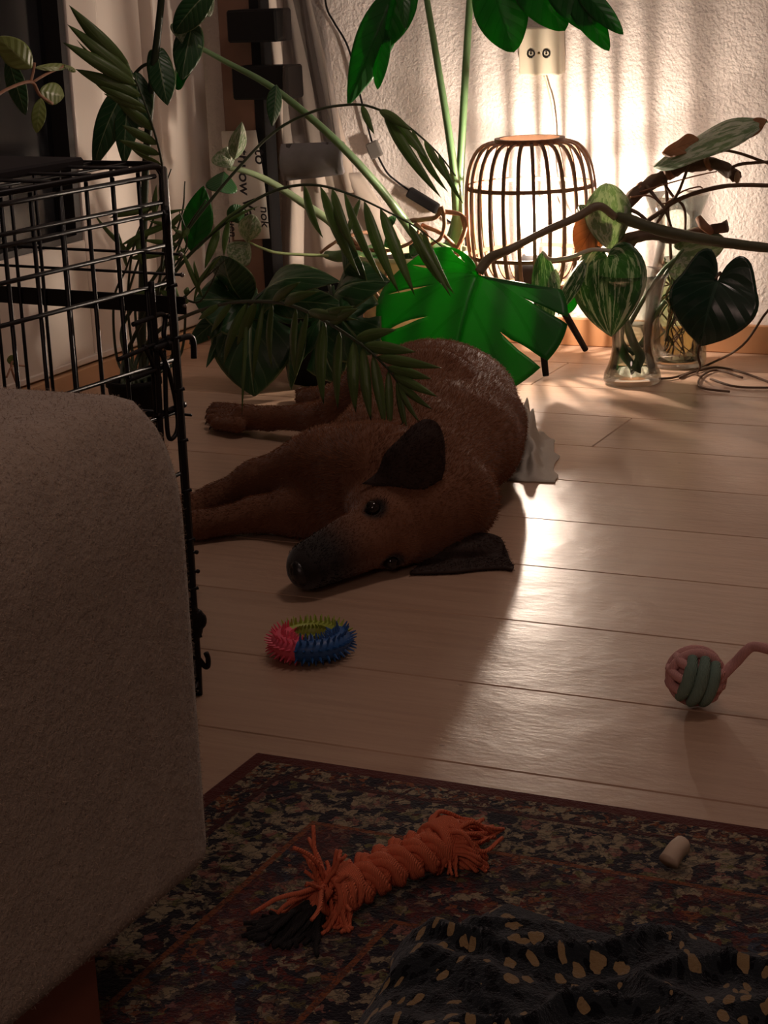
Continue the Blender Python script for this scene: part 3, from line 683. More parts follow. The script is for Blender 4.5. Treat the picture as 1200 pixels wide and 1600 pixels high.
# dark tall stem with split leaf, upper left
sp = empty('split_leaf_stem', fl(232, 660), 'tall dark stem with a hanging split leaf rising behind the dog crate', 'plant')
stalk(W3((225, 640, 2.95), (222, 500, 2.92), (226, 300, 2.90), (236, 150, 2.88), (248, 40, 2.87), (258, -60, 2.86)), [.008, .007, .007, .0055], M_PETDARK, sp, 'stem')
leaf('leaf', sp, wy(208, 118, 2.88), wy(146, 264, 2.84), .058, L_DARK, kind='lance', fold=.3, arch=.12, n=(.2, -1, .15), nt=24)
leaf('leaf', sp, wy(203, 140, 2.87), wy(194, 260, 2.84), .046, L_DARK, kind='lance', fold=.3, arch=.1, n=(.4, -1, .1), nt=24)
leaf('leaf', sp, wy(212, 110, 2.88), wy(222, 200, 2.85), .05, L_DARK, kind='oval', fold=.3, arch=.1, n=(.5, -1, .1))
stalk(W3((236, 98, 2.88), (222, 104, 2.88), (208, 118, 2.88)), .003, M_PETDARK, sp)
leaf('leaf', sp, wy(246, 85, 2.88), wy(262, 165, 2.86), .05, L_DARK, kind='lance', fold=.4, arch=.1)

# ------------------------------------------------------------------ light green twig by the dark window
tw = empty('leafy_twig', wx(50, 130, -1.75), 'thin twig with light green leaves in front of the dark window', 'plant')
def T3(*a): return [wx(x, y, -1.75) for x, y in a]
tube_obj('stem', T3((-60, 175), (-20, 160), (10, 140), (48, 128), (62, 148), (82, 162)), .0025, M_ROOT, tw)
tube_obj('stem', T3((48, 128), (52, 112), (54, 98)), .0022, M_ROOT, tw); tube_obj('stem', T3((52, 128), (72, 116), (98, 104)), .0022, M_ROOT, tw)
for (x, y, x2, y2, w) in ((50, 106, -4, 58, .042), (54, 106, 106, 104, .012), (62, 142, 100, 150, .034), (64, 153, 57, 208, .022), (100, 102, 118, 112, .008)):
    leaf('leaf', tw, wx(x, y, -1.75), wx(x2, y2, -1.76), w, L_PALE, kind='oval', fold=.25, arch=.08, sweep=.1)
leaf('leaf', tw, wx(12, 90, -1.8), wx(40, 180, -1.8), .03, L_DARK, kind='oval', fold=.25, sweep=.1)
t2 = empty('small_seedling', fl(30, 640), 'tiny green sprig behind the sofa inside the crate', 'plant')
q = wx(18, 575, -1.75)
tube_obj('stem', [Vector((q.x, q.y, .002)), q + Vector((.004, .01, -.06)), q, wx(22, 562, -1.75)], .0018, M_ROOT, t2); tube_obj('stem', T3((10, 590), (20, 572), (42, 572)), .0015, M_ROOT, t2)
leaf('leaf', t2, wx(22, 572, -1.75), wx(17, 555, -1.75), .016, L_PALE, kind='oval')
t2.location = Vector((q.x, q.y, 0))
for c_ in t2.children: c_.location = -t2.location

# ------------------------------------------------------------------ right side: glass vase, jar, cuttings
def thin_glass(name, tint=(.93, .96, .94)):
    t = NT(name)
    gl = t.add('ShaderNodeBsdfGlossy', {'Roughness': .02}); tr = t.add('ShaderNodeBsdfTransparent', {'Color': c4(tint)})
    fr = t.add('ShaderNodeLayerWeight', {'Blend': .35}).outputs['Fresnel']
    mx = t.add('ShaderNodeMixShader', {0: t.math('MULTIPLY_ADD', fr, .8, .03, clamp=True), 1: tr.outputs[0], 2: gl.outputs[0]})
    t.l.new(mx.outputs[0], t.out.inputs[0]); return t.m
M_TGLASS = thin_glass('thin_vase_glass')
VY = 3.27
vb = fl(988, 598); vb.z = 0; VY = vb.y
va = empty('glass_vase', vb, 'clear waisted glass vase half full of water holding the marbled cutting', 'vase')
def zz(x, y, Y): return wy(x, y, Y).z
VT = zz(990, 425, VY); WL = zz(990, 508, VY)
vprof = [(.050, .002), (.053, .008), (.051, .02), (.044, .035), (.038, .055), (.036, .075), (.040, .11), (.050, .145), (.062, VT - .012), (.070, VT)]
bm = bmesh.new(); lathe(bm, [(0, .002)] + vprof + [(r - .0025, z) for r, z in vprof[::-1][:-2]] + [(.034, .018), (0, .016)], vb, 48); bm_obj('vase_body', bm, M_TGLASS, va)
def inner(prof, zmax, zmin, off=.003):
    out = [(0, zmin), (prof[2][0] - .012, zmin)]
    for (r, z) in prof:
        if zmin < z < zmax: out.append((r - off, z))
    for (r0, z0), (r1, z1) in zip(prof, prof[1:]):
        if z0 <= zmax <= z1: out.append((r0 + (r1 - r0) * (zmax - z0) / (z1 - z0) - off, zmax))
    return out + [(0, zmax)]
bm = bmesh.new(); lathe(bm, inner(vprof, WL, .019), vb, 40); bm_obj('water', bm, M_WATER, va)
jb = fl(1058, 570); jb.z = 0; JY = jb.y
ja = empty('glass_jar', jb, 'taller clear glass jar with yellowish water and tangled roots behind the vase', 'jar')
JT = zz(1055, 303, JY); JW = zz(1055, 404, JY)
jprof = [(.052, .002), (.055, .01), (.055, .05), (.053, .12), (.050, JW - .03), (.043, JW), (.037, JW + .03), (.044, JT - .04), (.060, JT)]
bm = bmesh.new(); lathe(bm, [(0, .002)] + jprof + [(r - .0025, z) for r, z in jprof[::-1][:-2]] + [(.045, .012), (0, .010)], jb, 48); bm_obj('jar_body', bm, M_TGLASS, ja)
bm = bmesh.new(); lathe(bm, inner(jprof, JW, .013), jb, 40); bm_obj('water', bm, M_GWATER, ja)

mc = empty('marbled_cutting', vb + Vector((0, 0, .02)), 'cream and green marbled monstera cutting standing in the clear waisted vase', 'plant')
SG = plain('cutting_stem', (.10, .17, .07), .4, var=.3, vscale=30)
def ins(dx, dy, z): return vb + Vector((dx, dy, z))
stalk([ins(.004, 0, .024), ins(-.012, .005, .05), ins(-.02, 0, .09), ins(-.028, 0, .13), wy(962, 430, VY), wy(958, 395, VY)], [.007, .0065, .006, .005], SG, mc, 'stem')
stalk([ins(.006, -.004, .024), ins(.012, 0, .05), ins(.006, -.01, .075), ins(-.004, -.008, .10), ins(-.012, -.006, .14), wy(975, 420, VY - .01)], [.008, .0075, .006, .004], SG, mc, 'stem')
stalk([ins(.0, .01, .06), ins(.02, .01, .085), ins(.032, 0, .11), wy(1040, 470, VY)], [.005, .005, .004], SG, mc, 'stem')
stalk([ins(.0, .012, .05), ins(-.018, .012, .08), ins(.0, .01, .12), wy(1030, 430, VY), wy(1060, 400, VY + .02)], [.004, .004, .0035], SG, mc, 'stem')
stalk(W3((1085, 390, VY + .03), (1066, 392, VY + .02), (1045, 420, VY + .01), (1030, 445, VY)), [.0025, .003], SG, mc)
leaf('leaf', mc, wy(949, 402, VY - .04), wy(955, 526, VY - .07), .150, L_VAR, n=(-.15, -1, .1), fold=.12, arch=.06, wave=.012, seed=2, sweep=.3)
leaf('leaf', mc, wy(955, 392, VY - .03), wy(948, 286, VY - .03), .085, L_VARP, n=(.6, -1, .1), kind='oval', fold=.35, arch=.08, wave=.02)
leaf('leaf', mc, wy(930, 385, VY - .03), wy(905, 320, VY - .02), .06, L_VAR, n=(-.6, -1, .1), kind='oval', fold=.3, arch=.08)
leaf('withered_leaf', mc, wy(930, 350, VY - .035), wy(902, 398, VY - .045), .065, L_BROWN, n=(.2, -1, .1), kind='heart', fold=.2, wave=.03)
leaf('leaf', mc, wy(848, 392, VY - .06), wy(856, 526, VY - .09), .05, L_VAR, n=(.5, -1, .1), kind='lance', fold=.5, arch=.06)
leaf('leaf', mc, wy(868, 420, VY - .06), wy(862, 470, VY - .07), .03, L_VARP, n=(.7, -1, .1), kind='oval', fold=.4)
leaf('leaf', mc, wy(912, 405, VY - .05), wy(872, 492, VY - .08), .055, L_VAR, n=(-.8, -1, .3), kind='lance', fold=.5, arch=.1)
leaf('leaf', mc, wy(895, 440, VY - .02), wy(888, 490, VY - .03), .03, L_BACK, n=(.3, -1, .1), kind='oval')
stalk(W3((955, 392, VY - .03), (925, 390, VY - .04), (890, 402, VY - .05), (860, 405, VY - .06), (848, 394, VY - .06)), [.004, .0035, .003], plain('pale_stem', (.5, .48, .40), .45), mc)
leaf('leaf', mc, wy(1066, 392, VY + .02), wy(1138, 376, VY + .03), .075, L_VARP, n=(0, -1, .3), fold=.2, arch=.08)
leaf('leaf', mc, wy(1070, 394, VY + .02), wy(1062, 440, VY + .01), .05, L_VARP, n=(.3, -1, .1), kind='oval', fold=.2)
cu = empty('monstera_cutting', jb + Vector((0, 0, .02)), 'large monstera cutting with a thick cut branch and bare roots in the taller jar', 'plant')
BR = plain('cut_wood', (.42, .30, .18), .7, var=.2)
tube_obj('branch', W3((965, 405, VY), (963, 372, VY), (970, 338, VY), (985, 312, VY + .01), (1012, 290, VY + .02), (1050, 268, VY + .03), (1085, 258, VY + .03), (1115, 256, VY + .02), (1140, 268, VY + .01), (1150, 276, VY)), [.014, .013, .013, .011, .011, .010, .0115, .010, .011], M_BRANCH, cu, segs=14, wob=.45)
for (x, y) in ((1003, 295), (1045, 270), (1108, 256)):
    tube_obj('node_ring', W3((x - 3, y + 2, VY + .02), (x + 4, y - 2, VY + .02)), .0128, M_ROOT, cu, segs=14, smooth=0)
bm = bmesh.new(); sphere(bm, wy(1152, 277, VY), .0115, (.4, 1, 1), 14); bm_obj('cut_end', bm, BR, cu)
tube_obj('petiole', W3((962, 338, VY - .02), (985, 345, VY - .03), (1040, 362, VY - .04), (1100, 374, VY - .05), (1170, 384, VY - .06), (1260, 392, VY - .07)), [.009, .011, .010, .009, .008], M_BRANCHG, cu, segs=12, wob=.15)
tube_obj('dead_branch', W3((968, 395, VY), (990, 372, VY), (1020, 368, VY + .01), (1055, 372, VY + .02), (1095, 362, VY + .03), (1136, 354, VY + .03)), [.015, .011, .008, .010, .009, .010], M_BRANCH, cu, segs=12, wob=.6)
tube_obj('knot', W3((1092, 340, VY + .02), (1100, 352, VY + .01), (1112, 364, VY + .02)), [.006, .008, .006], M_ROOT, cu, wob=.4)
for pts, r in ((((1012, 345, VY), (1030, 332, VY), (1060, 312, VY), (1110, 295, VY - .01), (1160, 289, VY - .03), (1260, 292, VY - .05)), .0045),
               (((1095, 246, VY), (1120, 236, VY), (1150, 238, VY), (1200, 255, VY), (1260, 275, VY)), .0028),
               (((1142, 262, VY), (1160, 256, VY), (1200, 253, VY), (1260, 250, VY)), .003),
               (((1025, 350, VY), (1045, 322, VY), (1060, 300, VY), (1075, 262, VY + .01), (1082, 248, VY + .01)), .003),
               (((1010, 290, VY + .01), (1025, 310, VY), (1040, 330, VY), (1050, 360, VY + .02)), .0035),
               (((1040, 280, VY + .02), (1042, 310, VY + .03), (1045, 350, VY + .05), (1048, 400, VY + .1), (1052, 470, JY), (1045, 530, JY)), .0035),
               (((1030, 275, VY + .02), (1050, 305, VY + .02), (1070, 330, VY + .04), (1068, 400, VY + .1)), .0030),
               (((980, 325, VY), (1000, 335, VY - .01), (1015, 350, VY)), .004),
               (((1040, 320, VY), (1065, 300, VY), (1090, 292, VY), (1098, 294, VY)), .0016),
               (((985, 308, VY), (1015, 306, VY), (1035, 318, VY), (1050, 312, VY)), .0018),
               (((1000, 300, VY), (1060, 282, VY), (1100, 272, VY), (1120, 268, VY)), .0014)):
    tube_obj('aerial_root', W3(*pts), [r, r * .9, r * .8], M_BRANCH if r > .0025 else M_ROOT, cu, segs=7, wob=.2)
rj = random.Random(5)
for k_ in range(26):
    th = rj.uniform(0, 6.28); r0 = rj.uniform(.005, .035); p = jb + Vector((r0 * math.cos(th), r0 * math.sin(th), JW + rj.uniform(-.06, .02))); pts = [p]
    for q in range(5):
        th += rj.uniform(-1, 1); r0 = min(.047, abs(r0 + rj.uniform(-.01, .02))); p = jb + Vector((r0 * math.cos(th), r0 * math.sin(th), max(.018, p.z - rj.uniform(.02, .055)))); pts.append(p)
    tube_obj('water_root', pts, [.0016, .0013, .0010], M_ROOT if k_ % 3 else SG, cu, segs=5, smooth=4)
leaf('leaf', cu, wy(1022, 262, VY), wy(1200, 190, VY - .02), .085, L_VARP, n=(0, -.55, .8), kind='oval', fold=.15, arch=.05, wave=.015)
leaf('withered_leaf', cu, wy(1035, 240, VY), wy(1092, 218, VY), .05, L_BROWN, n=(0, -.6, .8), kind='oval', wave=.04)
leaf('withered_leaf', cu, wy(1140, 222, VY - .01), wy(1198, 188, VY - .025), .045, L_BROWN, n=(0, -.6, .8), kind='oval', wave=.03)
# the big backlit leaf on its own long petiole
BY = 3.13
stalk(W3((962, 340, VY - .03), (935, 322, VY - .05), (900, 340, VY - .07), (850, 362, VY - .10), (800, 388, BY + .02), (765, 404, BY + .01), (748, 426, BY)), [.007, .0075, .007, .0065, .009, .009], plain('lit_petiole', (.17, .13, .085), .5, var=.3), cu)
leaf('leaf', cu, wy(748, 430, BY), wy(700, 650, BY - .10), .36, L_BACK, lobes=6, cut=.50, lobe_gap=.15, hole=(1.0, .15), fold=.12, arch=.10, n=(.05, -1, .30), seed=21, sweep=.42, nt=60, ns=14, backs=(.16, -.03))

# glossy heart leaf and its thin runner on the floor
hv = empty('heart_leaf_vine', fl(1095, 600), 'dark glossy heart-shaped leaf on a thin vine at the far right of the floor', 'plant')
HY = 3.12
leaf('leaf', hv, wy(1121, 440, HY), wy(1096, 541, HY - .02), .158, L_HEART, n=(-.05, -1, .2), fold=.16, arch=.10, back=.42, seed=9, sweep=.3, nt=30, ns=10)
HS = plain('vine_stem', (.10, .055, .03), .6)
stalk([wy(1118, 436, HY), wy(1126, 428, HY + .012), wy(1120, 480, HY + .03), wy(1092, 545, HY + .02), wy(1094, 572, 3.15), fl(1088, 584, .002)], .0022, HS, hv, 'stem')
for pts in (((1210, 600), (1160, 582), (1120, 574), (1088, 580), (1070, 586), (1062, 590)), ((1140, 612), (1105, 608), (1092, 602), (1096, 588), (1120, 578), (1160, 590)), ((1210, 606), (1150, 604), (1110, 592)), ((1240, 450), (1200, 485), (1160, 540), (1110, 568), (1060, 588), (1030, 592))):
    P_ = [fl(x, y, .004) if y > 560 else wy(x, y, 3.3) for x, y in pts]
    tube_obj('runner', P_, .0022, HS, hv, segs=7)
bm = bmesh.new(); sphere(bm, wy(1086, 350, 3.25), .003); bm.free()

# ------------------------------------------------------------------ dog crate
ca_ = math.radians(5.4); AD = Vector((math.sin(ca_), math.cos(ca_), 0)); BD = Vector((-math.cos(ca_), math.sin(ca_), 0)); ZD = Vector((0, 0, 1))
K0 = Vector((-1.25, 2.03, 0)); KH = .53; KL = .64; KW = .50
cr = empty('dog_crate', K0, 'black wire dog crate standing open between the sofa and the left wall', 'crate')
def kp(a, b, z): return K0 - AD * a + BD * b + ZD * z     # a towards the camera, b to the left
def wires(name, segs_, r, parent=cr, mat=M_BLACK):
    bm = bmesh.new()
    for A, B in segs_: tube(bm, [A, B], r, segs=6, smooth=0)
    return bm_obj(name, bm, mat, parent)
def wire(A, B, r=.0021, name='wire', parent=cr): return tube_obj(name, [A, B], r, M_BLACK, parent, segs=6, smooth=0)
def zc(y):   # height on the corner post seen at picture row y
    d = ray(278, y); q = CPOS + d * (((K0 - CPOS).dot(AD)) / d.dot(AD)); return q.z
tr_ = .0035
# heavy frame: corner post with rounded top corner, top rails, bottom rails
tube_obj('frame_rail', [kp(0, 0, .004), kp(0, 0, KH - .022), kp(.002, 0, KH - .012), kp(.007, 0, KH - .005), kp(.015, 0, KH - .001), kp(.026, 0, KH), kp(KL, 0, KH)], .0038, M_BLACK, cr, segs=8, smooth=0)
tube_obj('frame_rail', [kp(0, .005, .004), kp(0, .005, KH - .012), kp(0, .012, KH - .002), kp(0, .022, KH), kp(0, KW, KH)], .0038, M_BLACK, cr, segs=8, smooth=0)
for A, B, r in ((kp(.02, 0, KH - .012), kp(KL, 0, KH - .012), .003), (kp(0, 0, .006), kp(KL, 0, .006), .003), (kp(0, 0, .006), kp(0, KW, .006), .003),
                (kp(KL, 0, 0), kp(KL, 0, KH), .0035), (kp(0, KW, 0), kp(0, KW, KH), .0035), (kp(KL, KW, 0), kp(KL, KW, KH), .0035),
                (kp(KL, 0, KH), kp(KL, KW, KH), .0035), (kp(0, KW, KH), kp(KL, KW, KH), .0035), (kp(KL, 0, .006), kp(KL, KW, .006), .003), (kp(0, KW, .006), kp(KL, KW, .006), .003)):
    wire(A, B, r, 'frame_rail')
for y in (315, 331, 382, 440, 560, 640, 735): wire(kp(0, .0, zc(y)), kp(KL, 0, zc(y)), .0027)           # side panel rows
for i in range(1, 13): wire(kp(i * KL / 13, .003, .006), kp(i * KL / 13, .003, KH - .005), .0026)
for y in (398, 430, 648): wire(kp(-.004, -.012, zc(y)), kp(-.004, KW, zc(y)), .0020)                     # far panel rows, ends poke out past the post
for y in (398, 430, 478):
    bm = bmesh.new(); sphere(bm, kp(-.004, -.013, zc(y)), .0032, (1, 1, 1), 8); bm_obj('wire_end', bm, plain('worn_wire_end', (.35, .33, .32), .3, 1) , cr)
oriented = []
A_ = kp(-.004, -.015, zc(485)); B_ = kp(-.004, KW, zc(465))
M = Matrix((BD, AD, ZD)).transposed().to_4x4(); M.translation = kp(-.004, KW / 2 - .01, zc(478))
box_obj('flat_bar', (-KW / 2 - .005, -.002, -.011), (KW / 2, .002, .011), M_BLACK, cr, bevel=.001, M=M)
for i in range(1, 12): wire(kp(-.001, i * KW / 12, .006), kp(-.001, i * KW / 12, KH - .002), .0024)
for i in range(1, 9): wire(kp(0, i * KW / 9, KH), kp(KL, i * KW / 9, KH), .0022, 'top_wire')
for i in range(1, 9): wire(kp(i * KL / 9, 0, KH + .003), kp(i * KL / 9, KW, KH + .003), .0022, 'top_wire')
M = Matrix((BD, AD, ZD)).transposed().to_4x4(); M.translation = kp(KL / 2, KW / 2, .012)
box_obj('tray', (-KW / 2 + .015, -KL / 2 + .015, -.004), (KW / 2 - .015, KL / 2 - .015, .004), M_BLACKM, cr, bevel=.002, M=M)
box_obj('folded_cover', (-.09, .0, -.004), (.10, .16, .008), plain('black_cloth', (.012, .01, .012), .9), cr, bevel=.003, M=Matrix.Translation(ZD * (KH + .004)) @ Matrix.Translation(kp(.2, .18, 0)) @ M.to_3x3().to_4x4())
# carrying ring on the top panel
tube_obj('carry_ring', [kp(.34 + .025 * math.cos(t), .03, KH + .004 - .02 + .022 * math.sin(t)) for t in [i * math.pi / 6 for i in range(12)]], .002, M_BLACK, cr, segs=6, smooth=0, closed=True)
# slide bolt of the side door
def sp_(x, y, b=-.008):   # point just outside the side panel seen at a picture point
    d = ray(x, y); pl = K0 + BD * b; return CPOS + d * ((pl - CPOS).dot(BD) / d.dot(BD))
la = tube_obj('slide_bolt', [sp_(*p) for p in ((208, 507), (235, 497), (252, 491), (258, 498), (256, 520), (258, 532))], .0032, M_BLACK, cr, segs=8)
tube_obj('bolt_loop', [sp_(*p, -.012) for p in ((262, 494), (272, 500), (272, 520), (262, 533), (250, 545), (262, 575), (273, 620), (278, 660), (274, 680), (264, 684), (260, 650), (258, 580), (256, 548))], .0030, M_BLACK, la, segs=8)
tube_obj('bolt_handle', [sp_(*p, -.014) for p in ((240, 545), (262, 537), (280, 530), (296, 526), (302, 535), (303, 560))], .0040, M_BLACK, la, segs=8)
bm = bmesh.new(); sphere(bm, sp_(264, 536, -.012), .0095, (1.3, 1, 1), 12); bm_obj('bolt_knob', bm, M_BLACK, la)
tube_obj('slide_rail', [sp_(*p) for p in ((184, 562), (235, 541), (262, 528))], .0030, M_BLACK, cr, segs=8)
tube_obj('slide_rail', [sp_(*p) for p in ((202, 594), (235, 581), (262, 570))], .0030, M_BLACK, cr, segs=8)
tube_obj('slide_rail', [sp_(*p) for p in ((225, 540), (235, 560), (246, 585))], .0030, M_BLACK, cr, segs=8)
tube_obj('bolt_keeper', [sp_(*p) for p in ((246, 650), (268, 640), (288, 632))], .0042, M_BLACK, cr, segs=8)
tube_obj('door_post', [sp_(236, 440), sp_(245, 560), sp_(252, 690), sp_(262, 800)], .0040, M_BLACK, cr, segs=8)
# door hanging on the corner post, swung out almost edge-on to us
DE = Vector(fl(313, 1085)); DE.z = 0; DD = (DE - K0); DLn = DD.length; DD.normalize(); DN = DD.cross(ZD)
dr = bpy.data.objects.new('door', None); COL.objects.link(dr); dr.parent = cr
def dp_(s, z, n=0): return K0 + DD * s + ZD * z + DN * n
def dw(name, pts, r, **k):
    o = tube_obj(name, pts, r, M_BLACK, dr, segs=7, **k); return o
zt0 = .012; zt1 = KH - .03
dw('door_frame', [dp_(.01, zt0), dp_(.01, zt1), dp_(DLn - .01, zt1), dp_(DLn, zt1 - .01), dp_(DLn, zt0 + .02), dp_(DLn + .003, zt0 + .005, .004), dp_(DLn - .006, zt0, .006), dp_(.02, zt0)], .0036, smooth=3)
for i in range(1, 10): dw('door_wire', [dp_(i * DLn / 10, zt0), dp_(i * DLn / 10, zt1)], .0020, smooth=0)
for i in range(1, 9): dw('door_wire', [dp_(0, zt0 + i * (zt1 - zt0) / 9), dp_(DLn + .004, zt0 + i * (zt1 - zt0) / 9, .003), dp_(DLn + .002, zt0 + i * (zt1 - zt0) / 9 + .0015, -.006)], .0020, smooth=0)
def dpx(y, n, s=DLn):    # on the door's free edge at picture row y
    d = ray(318, y); P = dp_(s, 0); q = CPOS + d * ((P - CPOS).dot(DD) / d.dot(DD)); return dp_(s, q.z, -n)
for y in (862, 892):
    bm = bmesh.new(); tube(bm, [dpx(y, -.001), dpx(y, .0065)], .0018, segs=6, smooth=0); sphere(bm, dpx(y, .0068), .0024, (1, 1, 1), 8); bm_obj('wire_end', bm, M_BLACK, dr)
dw('door_latch', [dpx(935, -.006), dpx(955, .0), dpx(960, .004), dpx(985, .002), dpx(1000, -.004)], .0055, smooth=4)
dw('door_latch', [dpx(960, -.008), dpx(962, .006), dpx(975, .007), dpx(982, -.002)], .0048, smooth=4)
dw('latch_hook', [dpx(1030, -.008), dpx(1028, 0), dpx(1040, .006), dpx(1042, .010), dpx(1030, .011), dpx(1020, .009)], .0030, smooth=4)

# ------------------------------------------------------------------ sofa (upholstered end close to the camera)
def m_wool():
    t = NT('beige_felted_wool'); o = t.obj()
    n = t.noise(o, 190, 4, .7); n2 = t.noise(o, 35, 3, .6)
    base = t.mix(t.math('MULTIPLY', n2, 1.0, clamp=True), (.34, .27, .21, 1), (.52, .42, .33, 1))
    sp_n = t.math('GREATER_THAN', t.noise(o, 330, 2, .5), .66)
    base = t.mix(t.math('MULTIPLY', sp_n, .55), base, (.13, .09, .075, 1))
    t.P(Base_Color=base, Roughness=.95); t.set(t.b, 'Sheen Weight', .4); t.set(t.b, 'Sheen Roughness', .5)
    t.bump(t.math('ADD', n, t.math('MULTIPLY', n2, 1.2)), .8, .003); t.set(t.b, 'Specular IOR Level', .1)
    return t.m
M_WOOL = m_wool()
SX = -.717; SYF = 1.188; SZ0, SZ1 = .078, .461
so_ = empty('sofa', (-1.3, .6, 0), 'beige felted wool sofa end with rounded corners filling the left foreground', 'sofa')
def rounded_block(bm, a, b, r, n=44, bulge=.006):
    a = Vector(a); b = Vector(b); c = (a + b) / 2; h = (b - a) / 2; q = bmesh.ops.create_cube(bm, size=2)
    bmesh.ops.subdivide_edges(bm, edges=bm.edges[:], cuts=n, use_grid_fill=True)
    def warp(x, H):    # crowd the grid lines near the rounded ends
        return math.sin(x * math.pi / 2) * .35 * H + x * .65 * H
    for v in bm.verts:
        p = Vector([warp(v.co[i], h[i]) for i in range(3)]); rr = [min(r[i], h[i] * .98) for i in range(3)]; rr[2] = rr[2] if p.z > 0 else .022
        inn = Vector([max(-(h[i] - rr[i]), min(h[i] - rr[i], p[i])) for i in range(3)]); d = Vector([(p[i] - inn[i]) / rr[i] for i in range(3)])
        m = max(abs(d.x), abs(d.y), abs(d.z))
        if m > 1e-6 and d.length > 1e-6: d = d / d.length * min(1, m)
        p = inn + Vector([d[i] * rr[i] for i in range(3)])
        p += Vector((0, 0, bulge * math.cos(p.x / h.x * 1.5) * math.cos(p.y / h.y * 1.5))) if p.z > 0 else Vector()
        v.co = c + p
bm = bmesh.new(); rounded_block(bm, (-1.80, .10, SZ0), (SX, SYF, SZ1), (.045, .045, .10))
for v in bm.verts:
    if v.co.z < SZ0 + .085: v.co.z = max(v.co.z, SZ0) if v.co.z > SZ0 + .02 else SZ0 + (v.co.z - SZ0) * 1
sofa_up = bm_obj('upholstery', bm, M_WOOL, so_)
M_REDWOOD = plain('reddish_brown_wood', (.30, .11, .07), .5, var=.2)
box_obj('base_frame', (-1.74, .16, SZ0 - .012), (SX - .075, SYF - .10, SZ0 + .02), M_BLACKM, so_)
for (x0, x1, y0_, y1_) in ((-.98, -.737, .62, 1.030), (-1.78, -1.6, .3, .6), (-1.72, -1.60, 1.0, 1.10)):
    box_obj('leg', (x0, y0_, .009 if x0 > -1 else 0), (x1, y1_, SZ0 + .005), M_REDWOOD, so_, bevel=.004)

# ------------------------------------------------------------------ rug
RX, RY = -.886, 1.535
def m_rug():
    t = NT('persian_rug'); o = t.obj(); sp = t.add('ShaderNodeSeparateXYZ', {0: o}); x, y = sp.outputs[0], sp.outputs[1]
    e = t.math('MINIMUM', t.math('SUBTRACT', x, RX), t.math('SUBTRACT', RY, y))      # distance from the edge
    wob = t.noise(o, 85, 3, .6, out=1)
    oo = t.add('ShaderNodeVectorMath', {0: o, 1: t.add('ShaderNodeVectorMath', {0: wob, 'Scale': .024}, operation='SCALE').outputs[0]}, operation='ADD').outputs[0]
    def motif(sc, stops, metric='EUCLIDEAN', out='Color'):
        vn = t.add('ShaderNodeTexVoronoi', {'Vector': oo, 'Scale': sc, 'Randomness': .9})
        r = t.add('ShaderNodeSeparateXYZ', {0: vn.outputs['Color']}).outputs[0]
        return t.ramp(r, stops, 'CONSTANT'), vn.outputs['Distance']
    navy = (.008, .008, .016); red = (.11, .018, .014); dred = (.055, .010, .010); cream = (.27, .22, .14); rust = (.20, .06, .02); olive = (.13, .12, .045); blu = (.03, .045, .075); pink = (.22, .09, .07)
    fieldc, fd = motif(120, [(0, red), (.22, navy), (.40, cream), (.50, dred), (.62, rust), (.70, navy), (.80, olive), (.88, blu), (.93, cream)])
    brd, bd = motif(100, [(0, navy), (.38, cream), (.60, dred), (.72, navy), (.82, olive), (.90, pink)])
    fine, _ = motif(170, [(0, dred), (.3, cream), (.48, navy), (.7, rust), (.85, cream)])
    edgeb = t.add('ShaderNodeTexVoronoi', {'Vector': oo, 'Scale': 26.0, 'Randomness': .55}, feature='F1').outputs['Distance']
    ringm = t.math('LESS_THAN', t.math('ABSOLUTE', t.math('SUBTRACT', edgeb, .42)), .05)
    big = t.add('ShaderNodeTexVoronoi', {'Vector': o, 'Scale': 11.0, 'Randomness': .25}).outputs['Distance']
    def band(a, b): return t.math('MULTIPLY', t.math('GREATER_THAN', e, a), t.math('LESS_THAN', e, b))
    col = t.mix(t.math('MULTIPLY', t.math('LESS_THAN', big, .30), .7), fieldc, brd)
    col = t.mix(t.math('MULTIPLY', ringm, .75), col, c4(navy))
    col = t.mix(t.math('MULTIPLY', t.math('GREATER_THAN', t.noise(o, 9, 2), .56), .55), col, c4(red))
    B2 = t.mix(t.math('MULTIPLY', ringm, .6), brd, c4(cream))
    for (a, b, c) in ((0, .018, c4((.085, .016, .014))), (.018, .045, fine), (.045, .052, c4(dred)), (.052, .125, B2), (.125, .131, c4(rust)), (.270, .276, c4(rust)), (.276, .33, brd), (.33, .336, c4(rust)), (.50, .506, c4(dred))):
        col = t.mix(band(a, b), col, c)
    ed = t.math('LESS_THAN', t.add('ShaderNodeTexVoronoi', {'Vector': oo, 'Scale': 95.0, 'Randomness': .9}, feature='DISTANCE_TO_EDGE').outputs['Distance'], .07)
    col = t.mix(t.math('MULTIPLY', t.math('MULTIPLY', ed, t.math('GREATER_THAN', e, .018)), .6), col, c4(navy))
    t.P(Base_Color=col, Roughness=.95); t.set(t.b, 'Specular IOR Level', .1); t.set(t.b, 'Sheen Weight', .15)
    t.bump(t.math('ADD', t.noise(o, 420, 2), t.math('MULTIPLY', fd, .6)), .7, .002); return t.m
bm = bmesh.new(); box(bm, (RX, -.6, .0004), (1.3, RY, .0085), bevel=.003, segs=2)
rug = bm_obj('rug', bm, m_rug(), smooth=False); tag(rug, 'dark red and navy Persian rug with cream motifs on the wooden floor', 'rug')
RZ = .0085

